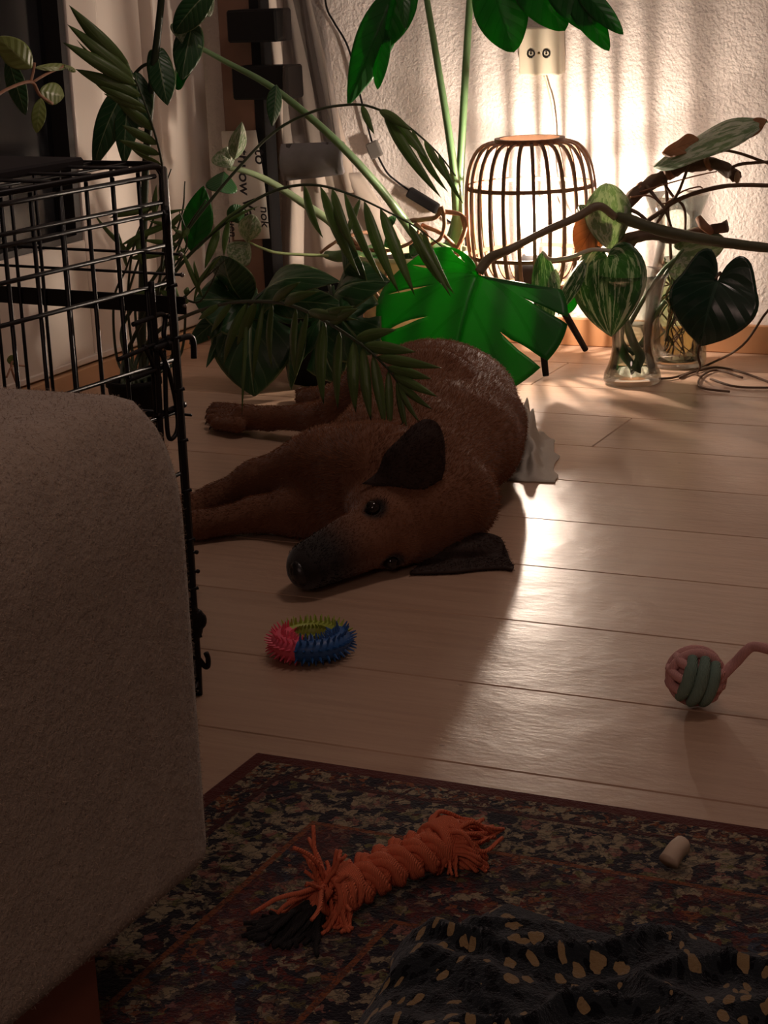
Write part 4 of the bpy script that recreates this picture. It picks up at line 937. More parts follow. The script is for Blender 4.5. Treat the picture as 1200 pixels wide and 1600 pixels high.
# ------------------------------------------------------------------ spiky ring toy
rc = (fl(420, 1010, .012) + fl(552, 1005, .012)) / 2; rc.z = 0
rt = empty('spiky_ring_toy', rc, 'rubber spiky ring dog toy in pink, green and blue lying on the floor', 'toy')
RM, Rm = .0335, .0125; rh = .0165
def ringpt(th, ph, rr=Rm): return rc + Vector(((RM + rr * math.cos(ph)) * math.cos(th), (RM + rr * math.cos(ph)) * math.sin(th), rh + rr * math.sin(ph)))
for nm, a0, a1, col in (('blue', -112, 22, (.018, .10, .32)), ('green', 22, 142, (.36, .44, .07)), ('pink', 142, 248, (.85, .12, .20))):
    a0 += 25.6; a1 += 25.6
    bm = bmesh.new(); n = 26; m = 14; g = []
    for i in range(n + 1):
        th = math.radians(a0 + (a1 - a0) * i / n); g.append([bm.verts.new(ringpt(th, 2 * math.pi * k / m)) for k in range(m)])
    for A, B in zip(g, g[1:]):
        for k in range(m): bm.faces.new((A[k], A[(k + 1) % m], B[(k + 1) % m], B[k]))
    bm.faces.new(g[0]); bm.faces.new(g[-1][::-1])
    na = int((a1 - a0) / 10.5)
    for i in range(na):
        for k in range(9):
            th = math.radians(a0 + (a1 - a0) * (i + .5 + (.25 if k % 2 else -.25)) / na); ph = 2 * math.pi * k / 9 + .3
            c = ringpt(th, ph, Rm - .001); d = (ringpt(th, ph, Rm + .008) - c)
            if c.z + d.z < .0015: d *= max(.2, (c.z - .0015) / abs(d.z))
            u = d.orthogonal().normalized() * .0021; w = d.cross(u).normalized() * .0021
            bs = [bm.verts.new(c + u * math.cos(q) + w * math.sin(q)) for q in (0, 1.257, 2.513, 3.77, 5.027)]
            tp = [bm.verts.new(c + d + (u * math.cos(q) + w * math.sin(q)) * .28) for q in (0, 1.257, 2.513, 3.77, 5.027)]
            for q in range(5): bm.faces.new((bs[q], bs[(q + 1) % 5], tp[(q + 1) % 5], tp[q]))
            bm.faces.new(tp)
    o = bm_obj('segment', bm, plain(nm + '_rubber', col, .45), rt); o['label'] = nm + ' spiky rubber segment'; autosmooth(o, 50)

# ------------------------------------------------------------------ rope ball toy
bc = fl(1078, 1113); bR = .0315; bc = Vector((bc.x, bc.y + .02, 0)); BCn = bc + Vector((0, 0, bR + .001))
rb = empty('rope_ball_toy', bc, 'pink knotted rope ball toy with a grey-green patch and rope tail', 'toy')
def m_rope(name, c):
    t = NT(name); o = t.obj(); w = t.add('ShaderNodeTexWave', {'Vector': o, 'Scale': 260.0, 'Distortion': 3.0, 'Detail': 1.0}).outputs['Fac']
    t.P(Base_Color=t.mix(w, c4(tuple(x * .72 for x in c)), c4(c)), Roughness=.9); t.bump(t.math('ADD', w, t.noise(o, 300)), .5, .0012); return t.m
M_PINK = m_rope('pink_rope', (.78, .42, .40)); M_TEAL = m_rope('grey_green_rope', (.22, .34, .28))
R3 = Matrix.Rotation(head, 3, 'Z')
def arc(axis_rot, off, r_off, a0, a1, n=14, rr=bR - .006):
    out = []
    for i in range(n + 1):
        a = math.radians(a0 + (a1 - a0) * i / n); rad = math.sqrt(max(1e-6, (rr + .000) ** 2 - off ** 2)); out.append(BCn + R3 @ (axis_rot @ Vector((rad * math.cos(a) * 1, off, rad * math.sin(a)))))
    return out
bm = bmesh.new(); sphere(bm, BCn, bR - .009, seg=20); bm_obj('core', bm, M_PINK, rb)
E3 = Matrix.Identity(3)
tilt = Matrix.Rotation(math.radians(18), 3, 'Y')
front = tilt @ Matrix.Rotation(math.radians(90), 3, 'Z')       # rings whose plane faces sideways: strands run over the front
for off in (-.0125, 0, .0125):
    tube_obj('green_strand', arc(front @ Matrix.Rotation(math.radians(0), 3, 'X'), off, 0, 118 + 0, 242, rr=bR - .0035), [.005, .0068, .0072, .0068, .005], M_TEAL, rb, segs=10, smooth=3)
for off in (-.0135, 0, .0135):
    tube_obj('pink_strand', arc(tilt, off + .008, 0, 0, 180, rr=bR - .0042), .0052, M_PINK, rb, segs=10, smooth=3)
    tube_obj('pink_strand', arc(tilt @ Matrix.Rotation(math.radians(90), 3, 'X'), off, 0, -60, 62, rr=bR - .0038), .0052, M_PINK, rb, segs=10, smooth=3)
    tube_obj('pink_strand', arc(tilt @ Matrix.Rotation(math.radians(90), 3, 'X'), off, 0, 120, 232, rr=bR - .0042), .0052, M_PINK, rb, segs=10, smooth=3)
    tube_obj('pink_strand', arc(tilt, off + .008, 0, 180, 360, rr=bR - .0052), .0052, M_PINK, rb, segs=10, smooth=3)
tl = [wy(1112, 1076, BCn.y), wy(1125, 1060, BCn.y), wy(1148, 1036, BCn.y + .01), wy(1166, 1017, BCn.y + .01), wy(1178, 1010, BCn.y + .01), wy(1200, 1014, BCn.y), wy(1230, 1024, BCn.y), fl(1270, 1060, .005)]
tube_obj('rope_tail', tl, [.006, .0055, .0052, .0052], M_PINK, rb, segs=12, wob=.12)

# ------------------------------------------------------------------ orange braided rope toy
M_OR = m_rope('orange_yarn', (.78, .19, .09)); M_TUFT = m_rope('black_tuft', (.012, .011, .013))
A0 = fl(520, 1432, RZ); B0 = fl(690, 1352, RZ)
ro = empty('braided_rope_toy', (A0 + B0) / 2, 'orange braided rope tug toy with frayed tassel ends lying on the rug', 'toy')
ax = (B0 - A0); Lr = ax.length; ux = ax.normalized(); uy = ZD.cross(ux); Rr = .0175
def rp(s, dy, dz): return A0 + ux * s + uy * dy + ZD * dz
yr = random.Random(12)
for k_ in range(3):
    ph = 2 * math.pi * k_ / 3; pts = []
    for i in range(61):
        t = i / 60; s = t * Lr * 1.03; a = ph + t * 2 * math.pi * 2.3
        pts.append(rp(s, .012 * math.sin(a), Rr + .002 + .0075 * math.sin(2 * a + .7) + .004 * math.sin(math.pi * t)))
    bm = bmesh.new()
    for q in range(5):
        oa = 2 * math.pi * q / 5; rad = .0055
        pp_ = []
        for i, p in enumerate(pts):
            a = oa + i * .22; pp_.append(p + uy * rad * math.cos(a) + ZD * rad * math.sin(a))
        tube(bm, pp_, .0046, segs=7, smooth=0, wob=.3)
    bm_obj('strand', bm, M_OR, ro)
def yarn(bm, p, d, L, g=.5, r=.0016, seg=6, minz=RZ + .002):
    d = d.normalized(); pts = [p]
    for i in range(seg):
        d = (d + Vector((yr.uniform(-.25, .25), yr.uniform(-.25, .25), yr.uniform(-.2, .2) - g / seg))).normalized()
        p = p + d * (L / seg); p = Vector((p.x, p.y, max(minz, p.z))); pts.append(p)
    tube(bm, pts, [r, r, r * .8], segs=5, smooth=2)
# knot at the left end
bm = bmesh.new()
for q in range(9):
    s = -.004 + .0028 * q; tube(bm, [rp(s + .004 * math.sin(a), (.0165 + .002 * math.sin(q * 2)) * math.cos(a), Rr + .002 + .0165 * math.sin(a)) for a in [i * math.pi / 8 for i in range(16)]], .0034, segs=6, smooth=0, closed=True)
for q in range(5): tube(bm, [rp(-.006, .01 - .004 * q, Rr + .012), rp(-.014, .012 - .004 * q, Rr), rp(-.006, .012 - .005 * q, .006)], .004, segs=6)
bm_obj('knot', bm, M_OR, ro)
def tassel(p, d, n, L, spread, g, r=.0016, mat=M_OR, lab=None):
    bm = bmesh.new()
    for i in range(n): yarn(bm, p + Vector([yr.uniform(-.005, .005) for _ in range(3)]), d + Vector([yr.uniform(-spread, spread) for _ in range(3)]), L * yr.uniform(.7, 1.15), g, r)
    o = bm_obj('tassel', bm, mat, ro)
    if lab: o['label'] = lab
kn = rp(-.004, 0, Rr + .01)
tassel(kn, wy(424, 1383, kn.y) - kn, 13, .058, .10, .18, .0022)
tassel(kn, wy(502, 1338, kn.y) - kn + ZD * .03, 16, .034, .16, -.1, .002)
tassel(rp(-.002, -.014, Rr - .004), Vector((.10, -.6, -.9)), 16, .034, .22, .3, .0022)
tassel(rp(-.010, .004, Rr - .004), -ux + uy * .1 - ZD * .5, 150, .062, .42, .5, .0024, M_TUFT, 'black tuft left of the knot')  # dense black tuft put at the dark patch left of the knot
rk = rp(Lr, 0, Rr + .004)
bm = bmesh.new()
for q in range(7):
    s = Lr - .010 + .003 * q; tube(bm, [rp(s + .004 * math.sin(a), (.0175) * math.cos(a), Rr + .004 + .017 * math.sin(a)) for a in [i * math.pi / 8 for i in range(16)]], .0036, segs=6, smooth=0, closed=True)
bm_obj('knot', bm, M_OR, ro)
Tq = fl(758, 1350, .02)
bm = bmesh.new()
for i in range(120):
    a = yr.uniform(0, 2 * math.pi); q = yr.uniform(.2, 1); side = uy * (.020 * q * math.cos(a)); up = ZD * (.020 * q * math.sin(a))
    st = rk + side * .6 + up * .6 - ux * .005; L_ = yr.uniform(.035, .070)
    en = fl(rnd.uniform(735, 762), rnd.uniform(1335, 1362), .012) if i % 3 else rk + ux * L_ + side * 1.4 - ZD * .008
    md = (st + en) / 2 + ZD * (.006 + .012 * q * math.sin(a)) + side * .9
    p2_ = [st, st.lerp(md, .5) + ZD * .004 + side * .3, md, md.lerp(en, .6), en]
    p2_ = [Vector((p.x + yr.uniform(-.0015, .0015), p.y + yr.uniform(-.0015, .0015), max(RZ + .002, p.z + yr.uniform(-.001, .001)))) for p in p2_]
    tube(bm, p2_, [.0021, .0021, .0018], segs=5, smooth=3)
for i in range(26): yarn(bm, rk + uy * yr.uniform(-.02, -.005), Vector((yr.uniform(-.3, .6), -1, -.7)), yr.uniform(.012, .03), .5, .0016)
bm_obj('tassel', bm, M_OR, ro)

# ------------------------------------------------------------------ chew stub
cw = fl(1044, 1362, RZ); ce = fl(1066, 1330, RZ + .010)
ch = tube_obj('chew_stick', [cw + ZD * .009, cw.lerp(ce, .5) + ZD * .010, ce + ZD * .006], [.0088, .0085, .0082], plain('cream_rawhide', (.62, .50, .38), .6, var=.15, bump=.3, bscale=80), segs=14, wob=.15)
for v in ch.data.vertices: v.co.z = max(v.co.z, RZ + .0006)
tag(ch, 'short cream chew stick lying alone on the rug', 'chew')

# ------------------------------------------------------------------ fleece blanket
def m_fleece():
    t = NT('spotted_fleece'); uv = t.uv(); o = t.obj()
    uvw = t.add('ShaderNodeVectorMath', {0: uv, 1: t.add('ShaderNodeVectorMath', {0: t.noise(uv, 30, 2, out=1), 'Scale': .022}, operation='SCALE').outputs[0]}, operation='ADD').outputs[0]
    v1 = t.add('ShaderNodeTexVoronoi', {'Vector': uvw, 'Scale': 25.0, 'Randomness': .9}); v1d = v1.outputs['Distance']; cr_ = t.add('ShaderNodeSeparateXYZ', {0: v1.outputs['Color']}).outputs[0]
    spot = t.math('MULTIPLY', t.math('LESS_THAN', v1d, .33), t.math('GREATER_THAN', cr_, .30))
    v2 = t.add('ShaderNodeTexVoronoi', {'Vector': uvw, 'Scale': 34.0, 'Randomness': .9}); blk = t.math('LESS_THAN', v2.outputs['Distance'], .42)
    base = t.mix(t.math('MULTIPLY', blk, .85), (.022, .027, .032, 1), (.004, .004, .006, 1))
    base = t.mix(spot, base, (.30, .21, .105, 1))
    t.P(Base_Color=base, Roughness=1.0); t.set(t.b, 'Sheen Weight', .35); t.set(t.b, 'Sheen Roughness', .4); t.set(t.b, 'Sheen Tint', (.6, .65, .7, 1)); t.set(t.b, 'Specular IOR Level', .05)
    t.bump(t.noise(o, 260, 3, .7), .9, .003); return t.m
bm = bmesh.new(); uvl = bm.loops.layers.uv.new('UVMap')
top_edge = [(640, 1440), (690, 1425), (745, 1402), (800, 1392), (860, 1404), (915, 1432), (985, 1440), (1050, 1432), (1080, 1440), (1140, 1455), (1200, 1462), (1300, 1480)]
NX, NY = 190, 120; grid = []
g0 = [fl(x, y, RZ + .022) for x, y in top_edge]
for i in range(NX + 1):
    f = i / NX * (len(top_edge) - 1); k_ = min(int(f), len(top_edge) - 2); far = g0[k_].lerp(g0[k_ + 1], f - k_); row = []
    near = Vector((far.x + .10 + .05 * i / NX, far.y - .50, 0)); near.x += -.05 * (1 - i / NX)
    for j in range(NY + 1):
        t = j / NY; p = far.lerp(near, t); q = Vector((p.x * 7, p.y * 7, 3.1))
        rd = 1 - abs(noise.noise(Vector((p.x * 5 + p.y * 3 + 1.2 * noise.noise(q), p.y * 14 - p.x * 3 + 1.2 * noise.noise(q + Vector((5, 5, 5))), 0))) * 2.2)
        rd2 = 1 - abs(noise.noise(Vector((p.x * 22, p.y * 26, 4)))) * 2
        h = .014 + .016 * max(0, rd) ** 2.2 + .005 * max(0, rd2) + .016 * noise.noise(Vector((p.x * 5, p.y * 5, 9)))
        e = min(t / .10, 1, (i / NX) / .12); e = max(0, e); e = math.sin(e * math.pi / 2)
        z = RZ + .0025 + max(.003, h) * e
        p.x += .012 * noise.noise(Vector((p.x * 20, p.y * 20, 1))); p.y += .012 * noise.noise(Vector((p.x * 20, p.y * 20, 7)))
        row.append(bm.verts.new((p.x, p.y, z + .0012 * noise.noise(p * 260))))
    grid.append(row)
for i in range(NX):
    for j in range(NY):
        f = bm.faces.new((grid[i][j], grid[i + 1][j], grid[i + 1][j + 1], grid[i][j + 1]))
        for lp, (a, b) in zip(f.loops, ((i, j), (i + 1, j), (i + 1, j + 1), (i, j + 1))): lp[uvl].uv = (a / NX * .95, b / NY * 1.05)
bl = bm_obj('fleece_blanket', bm, m_fleece(), solid=.004); tag(bl, 'crumpled navy fleece blanket with cream leopard spots on the rug', 'blanket')

# ------------------------------------------------------------------ white cloth beside the dog's back
bm = bmesh.new(); n1, n2 = 40, 26; g = []
c_a, c_b, c_c, c_d = fl(800, 668), fl(868, 690), fl(868, 756), fl(790, 752)
for i in range(n1 + 1):
    row = []
    for j in range(n2 + 1):
        s, t = i / n1, j / n2; p = c_a.lerp(c_b, s).lerp(c_d.lerp(c_c, s), t)
        e = min(s + .15, 1 - s, t + .2, 1 - t) * 5; e = max(0, min(1, e))
        h = .050 * math.exp(-((s - .35 - .25 * t) ** 2) / .012) * (1 - .5 * t) + .040 * math.exp(-((s - .75 + .5 * t) ** 2) / .006) * (1 - abs(2 * t - 1)) + .018 * abs(noise.noise(Vector((p.x * 30, p.y * 30, 2))))
        row.append(bm.verts.new((p.x + .010 * noise.noise(p * 25), p.y + .012 * noise.noise(p * 22 + Vector((3, 3, 3))), .002 + h * e)))
    g.append(row)
for A, B in zip(g, g[1:]):
    for k_ in range(n2): bm.faces.new((A[k_], A[k_ + 1], B[k_ + 1], B[k_]))
tw_ = NT('thin_white_cotton'); tw_.P(Base_Color=(.80, .76, .68, 1), Roughness=.8)
tt_ = tw_.add('ShaderNodeBsdfTranslucent', {'Color': (.9, .86, .78, 1)}); mm_ = tw_.add('ShaderNodeMixShader', {0: .45, 1: tw_.b.outputs[0], 2: tt_.outputs[0]}); tw_.l.new(mm_.outputs[0], tw_.out.inputs[0])
cl = bm_obj('white_cloth', bm, tw_.m, solid=.0006); tag(cl, 'crumpled white cloth on the floor tucked behind the dog', 'cloth')

#INSERT_DOG
# ------------------------------------------------------------------ the dog: one continuous skin from blended round cones
def V3(v): return np.array((v.x, v.y, v.z), dtype=np.float64)
# head frame: N towards the nose, S towards the upper side of the head (it lies on its cheek), FH out of the forehead
NOSE = fl(496, 889, .040); CROWN = fl(692, 797, .074)
HN = (NOSE - CROWN).normalized(); FHv = Vector((math.sin(head) * -1, math.cos(head), 0)) * -1
FH = (FHv - HN * FHv.dot(HN)); FH = (FH + Vector((0, 0, .10))); FH = (FH - HN * FH.dot(HN)).normalized()
HS_ = HN.cross(FH).normalized()
if HS_.z < 0: HS_ = -HS_
HL = (NOSE - CROWN).length
def hp(n, f, s): return CROWN + HN * (n * HL) + FH * f + HS_ * s      # n: 0 crown..1 nose, f: out of the forehead, s: up
prims = []
def cone(a, b, ra, rb, k=.018, flat=None): prims.append(('c', V3(Vector(a)), V3(Vector(b)), ra, rb, k, flat))
def elli(c, axes, radii, k=.018): prims.append(('e', V3(Vector(c)), np.array([V3(Vector(x)) for x in axes]), np.array(radii), k))
def chain(pts, rs, k=.018, flat=None):
    for (p, q), (a, b) in zip(zip(pts, pts[1:]), zip(rs, rs[1:])): cone(p, q, a, b, k, flat)
# trunk (flat = vertical squash), from shoulders back to the rump
FL = 1.30
T_ = [fl(650, 762, .085), fl(655, 725, .088), fl(668, 690, .090), fl(690, 655, .088), fl(700, 625, .086)]
chain([fl(610, 745, .080), fl(630, 715, .086), fl(655, 680, .088), fl(682, 648, .082), fl(694, 622, .085)], [.096, .106, .106, .098, .106], .03, FL)
RB = [fl(690, 728, .078), fl(714, 695, .080), fl(720, 665, .080), fl(712, 632, .082)]
chain(RB, [.074, .086, .090, .092], .03, FL)                      # back and loin
elli(fl(668, 612, .088), ((1, 0, 0), (0, 1, 0), (0, 0, 1)), (.100, .095, .080), .03)         # haunch
# neck from the skull over to the shoulders
chain([hp(-.08, -.055, -.004), fl(702, 782, .066), fl(680, 750, .076)], [.052, .058, .074], .03, 1.1)
chain([hp(.05, -.075, -.002), fl(640, 790, .065), fl(640, 760, .078)], [.050, .058, .076], .03, 1.15)
chain([fl(560, 790, .060), fl(600, 760, .075)], [.048, .080], .03, 1.1)          # breast in front of the shoulder
# upper fore leg: shoulder, elbow, wrist, paw (reaches past the crate door)
chain([fl(590, 728, .115), fl(505, 722, .098), fl(472, 728, .088)], [.056, .040, .033], .03)
chain([fl(472, 728, .088), fl(400, 752, .060), fl(338, 782, .034)], [.036, .027, .0215], .016)
chain([fl(338, 782, .034), fl(285, 800, .024), fl(255, 810, .020)], [.0215, .021, .020], .014)
# lower fore leg
chain([fl(560, 800, .045), fl(470, 800, .034), fl(400, 806, .026), fl(310, 822, .021)], [.050, .036, .023, .020], .018)
chain([fl(310, 822, .021), fl(270, 830, .019)], [.020, .020], .012)
# upper hind leg: hip, knee, hock, paw
chain([fl(672, 615, .125), fl(590, 620, .105), fl(545, 640, .080)], [.070, .056, .040], .028)
chain([fl(545, 640, .080), fl(505, 655, .052), fl(478, 652, .042)], [.040, .026, .021], .016)
chain([fl(478, 652, .042), fl(420, 654, .032), fl(380, 652, .028)], [.021, .0185, .022], .012)
# lower hind leg tucked behind it
chain([fl(620, 640, .06), fl(548, 628, .038), fl(508, 628, .026), fl(480, 622, .022)], [.06, .040, .024, .018], .016)
# toes: four on each visible paw, unequal
for i, (dx, dy, L) in enumerate(((-1, -16, .026), (-6, -5, .036), (-6, 6, .038), (0, 15, .030))):
    a = fl(372, 654 + dy * .7, .028 - i * .002); b = fl(336 + dx, 650 + dy * .8, .020 - .001 * i)
    cone(a, b, .0130, .0098, .004)
for i, dy in enumerate((-10, -3, 4, 11)):
    cone(fl(262, 810 + dy, .020), fl(238, 816 + dy, .015), .012, .0095, .004)
for i, dy in enumerate((-8, -2, 4)):
    cone(fl(482, 622 + dy, .021), fl(468, 620 + dy, .016), .010, .0085, .004)
# head: skull, brow, cheeks, stop, muzzle, jaw, lips
elli(hp(.02, -.046, 0), (HN, FH, HS_), (.064, .049, .064), .02)
elli(hp(-.14, -.060, 0), (HN, FH, HS_), (.045, .042, .048), .02)
elli(hp(.24, -.044, 0), (HN, FH, HS_), (.062, .042, .055), .02)
for s in (-1, 1):
    elli(hp(.34, -.026, .026 * s), (HN, FH, HS_), (.026, .022, .020), .012)      # brow over each eye
    elli(hp(.22, -.075, .034 * s), (HN, FH, HS_), (.042, .030, .026), .018)      # cheek
cone(hp(.36, -.040, 0), hp(.97, -.030, 0), .041, .0285, .016)
cone(hp(.50, -.022, 0), hp(1.0, -.012, 0), .017, .0145, .014)        # bridge of the nose
for s in (-1, 1): cone(hp(.60, -.046, .014 * s), hp(.95, -.040, .010 * s), .023, .0185, .010)     # flews
cone(hp(.20, -.085, 0), hp(.90, -.062, 0), .026, .0135, .010)        # lower jaw
elli(hp(1.02, -.022, 0), (HN, FH, HS_), (.016, .017, .0185), .006)
VOX = .0042
lo = np.full(3, 1e9); hi = np.full(3, -1e9)
for p in prims:
    if p[0] == 'c':
        m_ = max(p[3], p[4]) + .02; lo = np.minimum(lo, np.minimum(p[1], p[2]) - m_); hi = np.maximum(hi, np.maximum(p[1], p[2]) + m_)
    else: m_ = p[3].max() + .02; lo = np.minimum(lo, p[1] - m_); hi = np.maximum(hi, p[1] + m_)
lo[2] = -.012
dim = np.ceil((hi - lo) / VOX).astype(int) + 1
field = np.full(dim, .06, dtype=np.float32)
gx = [lo[i] + VOX * np.arange(dim[i]) for i in range(3)]
def sub(a, b):
    i0 = np.maximum(0, np.floor((a - lo) / VOX).astype(int)); i1 = np.minimum(dim, np.ceil((b - lo) / VOX).astype(int) + 1)
    return tuple(slice(x, y) for x, y in zip(i0, i1))
for p in prims:
    if p[0] == 'c':
        _, a, b, ra, rb_, k, flat = p; m_ = max(ra, rb_) + .055; sl = sub(np.minimum(a, b) - m_, np.maximum(a, b) + m_)
    else:
        _, c, axs, rad, k = p; m_ = rad.max() + .055; sl = sub(c - m_, c + m_)
    X, Y, Z = np.meshgrid(gx[0][sl[0]], gx[1][sl[1]], gx[2][sl[2]], indexing='ij', sparse=True)
    if p[0] == 'c':
        q = flat or 1.0; az, bz = a[2] * q, b[2] * q; Zq = Z * q
        d = np.array((b[0] - a[0], b[1] - a[1], bz - az)); dd = max(1e-9, d @ d)
        t = np.clip(((X - a[0]) * d[0] + (Y - a[1]) * d[1] + (Zq - az) * d[2]) / dd, 0, 1)
        D = np.sqrt((X - a[0] - t * d[0]) ** 2 + (Y - a[1] - t * d[1]) ** 2 + (Zq - az - t * d[2]) ** 2) - (ra + (rb_ - ra) * t)
        D = D / (1 + (q - 1) * .5)
    else:
        u = [((X - c[0]) * ax_[0] + (Y - c[1]) * ax_[1] + (Z - c[2]) * ax_[2]) for ax_ in axs]
        k0 = np.sqrt(sum((u[i] / rad[i]) ** 2 for i in range(3))); k1 = np.sqrt(sum((u[i] / rad[i] ** 2) ** 2 for i in range(3)))
        D = k0 * (k0 - 1) / np.maximum(k1, 1e-6)
    f0 = field[sl]; D = D.astype(np.float32)
    h = np.maximum(k - np.abs(f0 - D), 0) / k
    field[sl] = np.minimum(f0, D) - h * h * k * .25
# flatten on the floor, carve the eye sockets and the mouth line
Z = gx[2][None, None, :]
fl_ = (.0012 - Z).astype(np.float32); k = .012
h = np.maximum(k - np.abs(field - fl_), 0) / k; field = np.maximum(field, fl_) + h * h * k * .25
EYES = []
for s in (1, -1):
    ec = hp(.43, -.019, .0365 * s); EYES.append(ec)
    sl = sub(V3(ec) - .03, V3(ec) + .03); X, Y, Zs = np.meshgrid(gx[0][sl[0]], gx[1][sl[1]], gx[2][sl[2]], indexing='ij', sparse=True)
    D = (.0095 - np.sqrt((X - ec.x) ** 2 + (Y - ec.y) ** 2 + (Zs - ec.z) ** 2)).astype(np.float32)
    f0 = field[sl]; k = .008; h = np.maximum(k - np.abs(f0 - D), 0) / k; field[sl] = np.maximum(f0, D) + h * h * k * .25
# surface nets
ins_ = field < 0
c8 = [field[dx:dim[0] - 1 + dx, dy:dim[1] - 1 + dy, dz:dim[2] - 1 + dz] for dx in (0, 1) for dy in (0, 1) for dz in (0, 1)]
offs = [(dx, dy, dz) for dx in (0, 1) for dy in (0, 1) for dz in (0, 1)]
neg = sum((c < 0).astype(np.int8) for c in c8); act = (neg > 0) & (neg < 8)
idx = -np.ones(act.shape, dtype=np.int64); cells = np.argwhere(act); idx[act] = np.arange(len(cells))
vals = np.stack([c[act] for c in c8], 1)
acc = np.zeros((len(cells), 3)); cnt = np.zeros(len(cells))
for i in range(8):
    for j in range(i + 1, 8):
        if sum(abs(a - b) for a, b in zip(offs[i], offs[j])) != 1: continue
        cr_ = (vals[:, i] < 0) != (vals[:, j] < 0); t = vals[:, i] / (vals[:, i] - vals[:, j] + 1e-12)
        P_ = np.array(offs[i])[None] + t[:, None] * (np.array(offs[j]) - np.array(offs[i]))[None]
        acc[cr_] += P_[cr_]; cnt[cr_] += 1
verts = lo + VOX * (cells + acc / cnt[:, None])
quads = []
for ax_ in range(3):
    e0 = [slice(None)] * 3; e1 = [slice(None)] * 3; e0[ax_] = slice(0, -1); e1[ax_] = slice(1, None)
    A = ins_[tuple(e0)]; B = ins_[tuple(e1)]; ed = np.argwhere(A != B); u, v = [(1, 2), (2, 0), (0, 1)][ax_]
    ok = (ed[:, u] > 0) & (ed[:, v] > 0) & (ed[:, u] < dim[u] - 1) & (ed[:, v] < dim[v] - 1); ed = ed[ok]
    def at(du, dv):
        q = ed.copy(); q[:, u] += du; q[:, v] += dv; return idx[q[:, 0], q[:, 1], q[:, 2]]
    Q = np.stack([at(-1, -1), at(0, -1), at(0, 0), at(-1, 0)], 1); fw = A[ed[:, 0], ed[:, 1], ed[:, 2]]; Q[~fw] = Q[~fw][:, ::-1]
    quads.append(Q)
quads = np.concatenate(quads); quads = quads[(quads >= 0).all(1)]
# a little smoothing
E_ = np.concatenate([quads[:, [0, 1]], quads[:, [1, 2]], quads[:, [2, 3]], quads[:, [3, 0]]])
for it in range(3):
    s_ = np.zeros_like(verts); n_ = np.zeros(len(verts)); np.add.at(s_, E_[:, 0], verts[E_[:, 1]]); np.add.at(n_, E_[:, 0], 1); np.add.at(s_, E_[:, 1], verts[E_[:, 0]]); np.add.at(n_, E_[:, 1], 1)
    lam = .5 if it % 2 == 0 else .35
    verts = verts + lam * (s_ / np.maximum(n_, 1)[:, None] - verts)
# coat colour
hn = ((verts - V3(CROWN)) @ V3(HN)) / HL; hf = (verts - V3(CROWN)) @ V3(FH); hs = (verts - V3(CROWN)) @ V3(HS_)
inhead = (np.abs(hs) < .085) & (hf < .03) & (hf > -.13) & (hn > -.1)
def sst(a, b, x): t = np.clip((x - a) / (b - a), 0, 1); return t * t * (3 - 2 * t)
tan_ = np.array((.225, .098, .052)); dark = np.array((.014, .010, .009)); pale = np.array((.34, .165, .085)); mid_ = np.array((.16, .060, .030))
colr = np.tile(tan_, (len(verts), 1))
def blend(m, c):
    global colr
    colr = colr * (1 - m[:, None]) + np.array(c) * m[:, None]
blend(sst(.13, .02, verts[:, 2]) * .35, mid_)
mz = np.where(inhead, sst(.50, .88, hn + .35 * np.maximum(0, -hf - .03) * 4), 0); blend(mz, dark)
for ec in EYES:
    dE = np.sqrt(((verts - V3(ec + FH * .004)) ** 2).sum(1)); blend(sst(.021, .012, dE) * .95, dark)
    dB = np.sqrt(((verts - V3(hp(.27, -.01, .030 * (1 if ec is EYES[0] else -1)))) ** 2).sum(1)); blend(sst(.02, .005, dB) * .25, pale)
for c_, r_ in ((fl(540, 690, .09), .07), (fl(505, 690, .05), .05)):
    blend(sst(r_, .0, np.sqrt(((verts - V3(c_)) ** 2).sum(1))) * .6, pale)
me = bpy.data.meshes.new('dog_body')
me.vertices.add(len(verts)); me.vertices.foreach_set('co', verts.astype(np.float32).ravel())
me.loops.add(len(quads) * 4); me.loops.foreach_set('vertex_index', quads.astype(np.int32).ravel())
me.polygons.add(len(quads)); me.polygons.foreach_set('loop_start', np.arange(0, len(quads) * 4, 4, dtype=np.int32)); me.polygons.foreach_set('loop_total', np.full(len(quads), 4, dtype=np.int32))
me.update(calc_edges=True); me.validate()
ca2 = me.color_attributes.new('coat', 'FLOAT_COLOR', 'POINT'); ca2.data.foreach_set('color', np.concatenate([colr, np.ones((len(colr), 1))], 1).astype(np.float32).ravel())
dog = empty('dog', (float(verts[:, 0].mean()), float(verts[:, 1].mean()), 0), 'reddish-brown short-haired dog with dark muzzle and ears lying on its side on the floor', 'dog')
def m_coat():
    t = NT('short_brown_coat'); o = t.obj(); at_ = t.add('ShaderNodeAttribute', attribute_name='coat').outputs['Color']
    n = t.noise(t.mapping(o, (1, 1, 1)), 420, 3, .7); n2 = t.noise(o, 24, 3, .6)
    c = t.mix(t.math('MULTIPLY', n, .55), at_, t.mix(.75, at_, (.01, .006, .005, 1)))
    c = t.mix(t.math('MULTIPLY', n2, .35), c, t.mix(.5, at_, (.02, .01, .006, 1)))
    t.P(Base_Color=c, Roughness=.75); t.set(t.b, 'Sheen Weight', .25); t.set(t.b, 'Sheen Roughness', .45); t.set(t.b, 'Specular IOR Level', .2)
    t.bump(t.math('ADD', n, t.math('MULTIPLY', n2, .6)), .45, .0012); return t.m
M_COAT = m_coat()
body = new_obj('body', me, M_COAT, dog)
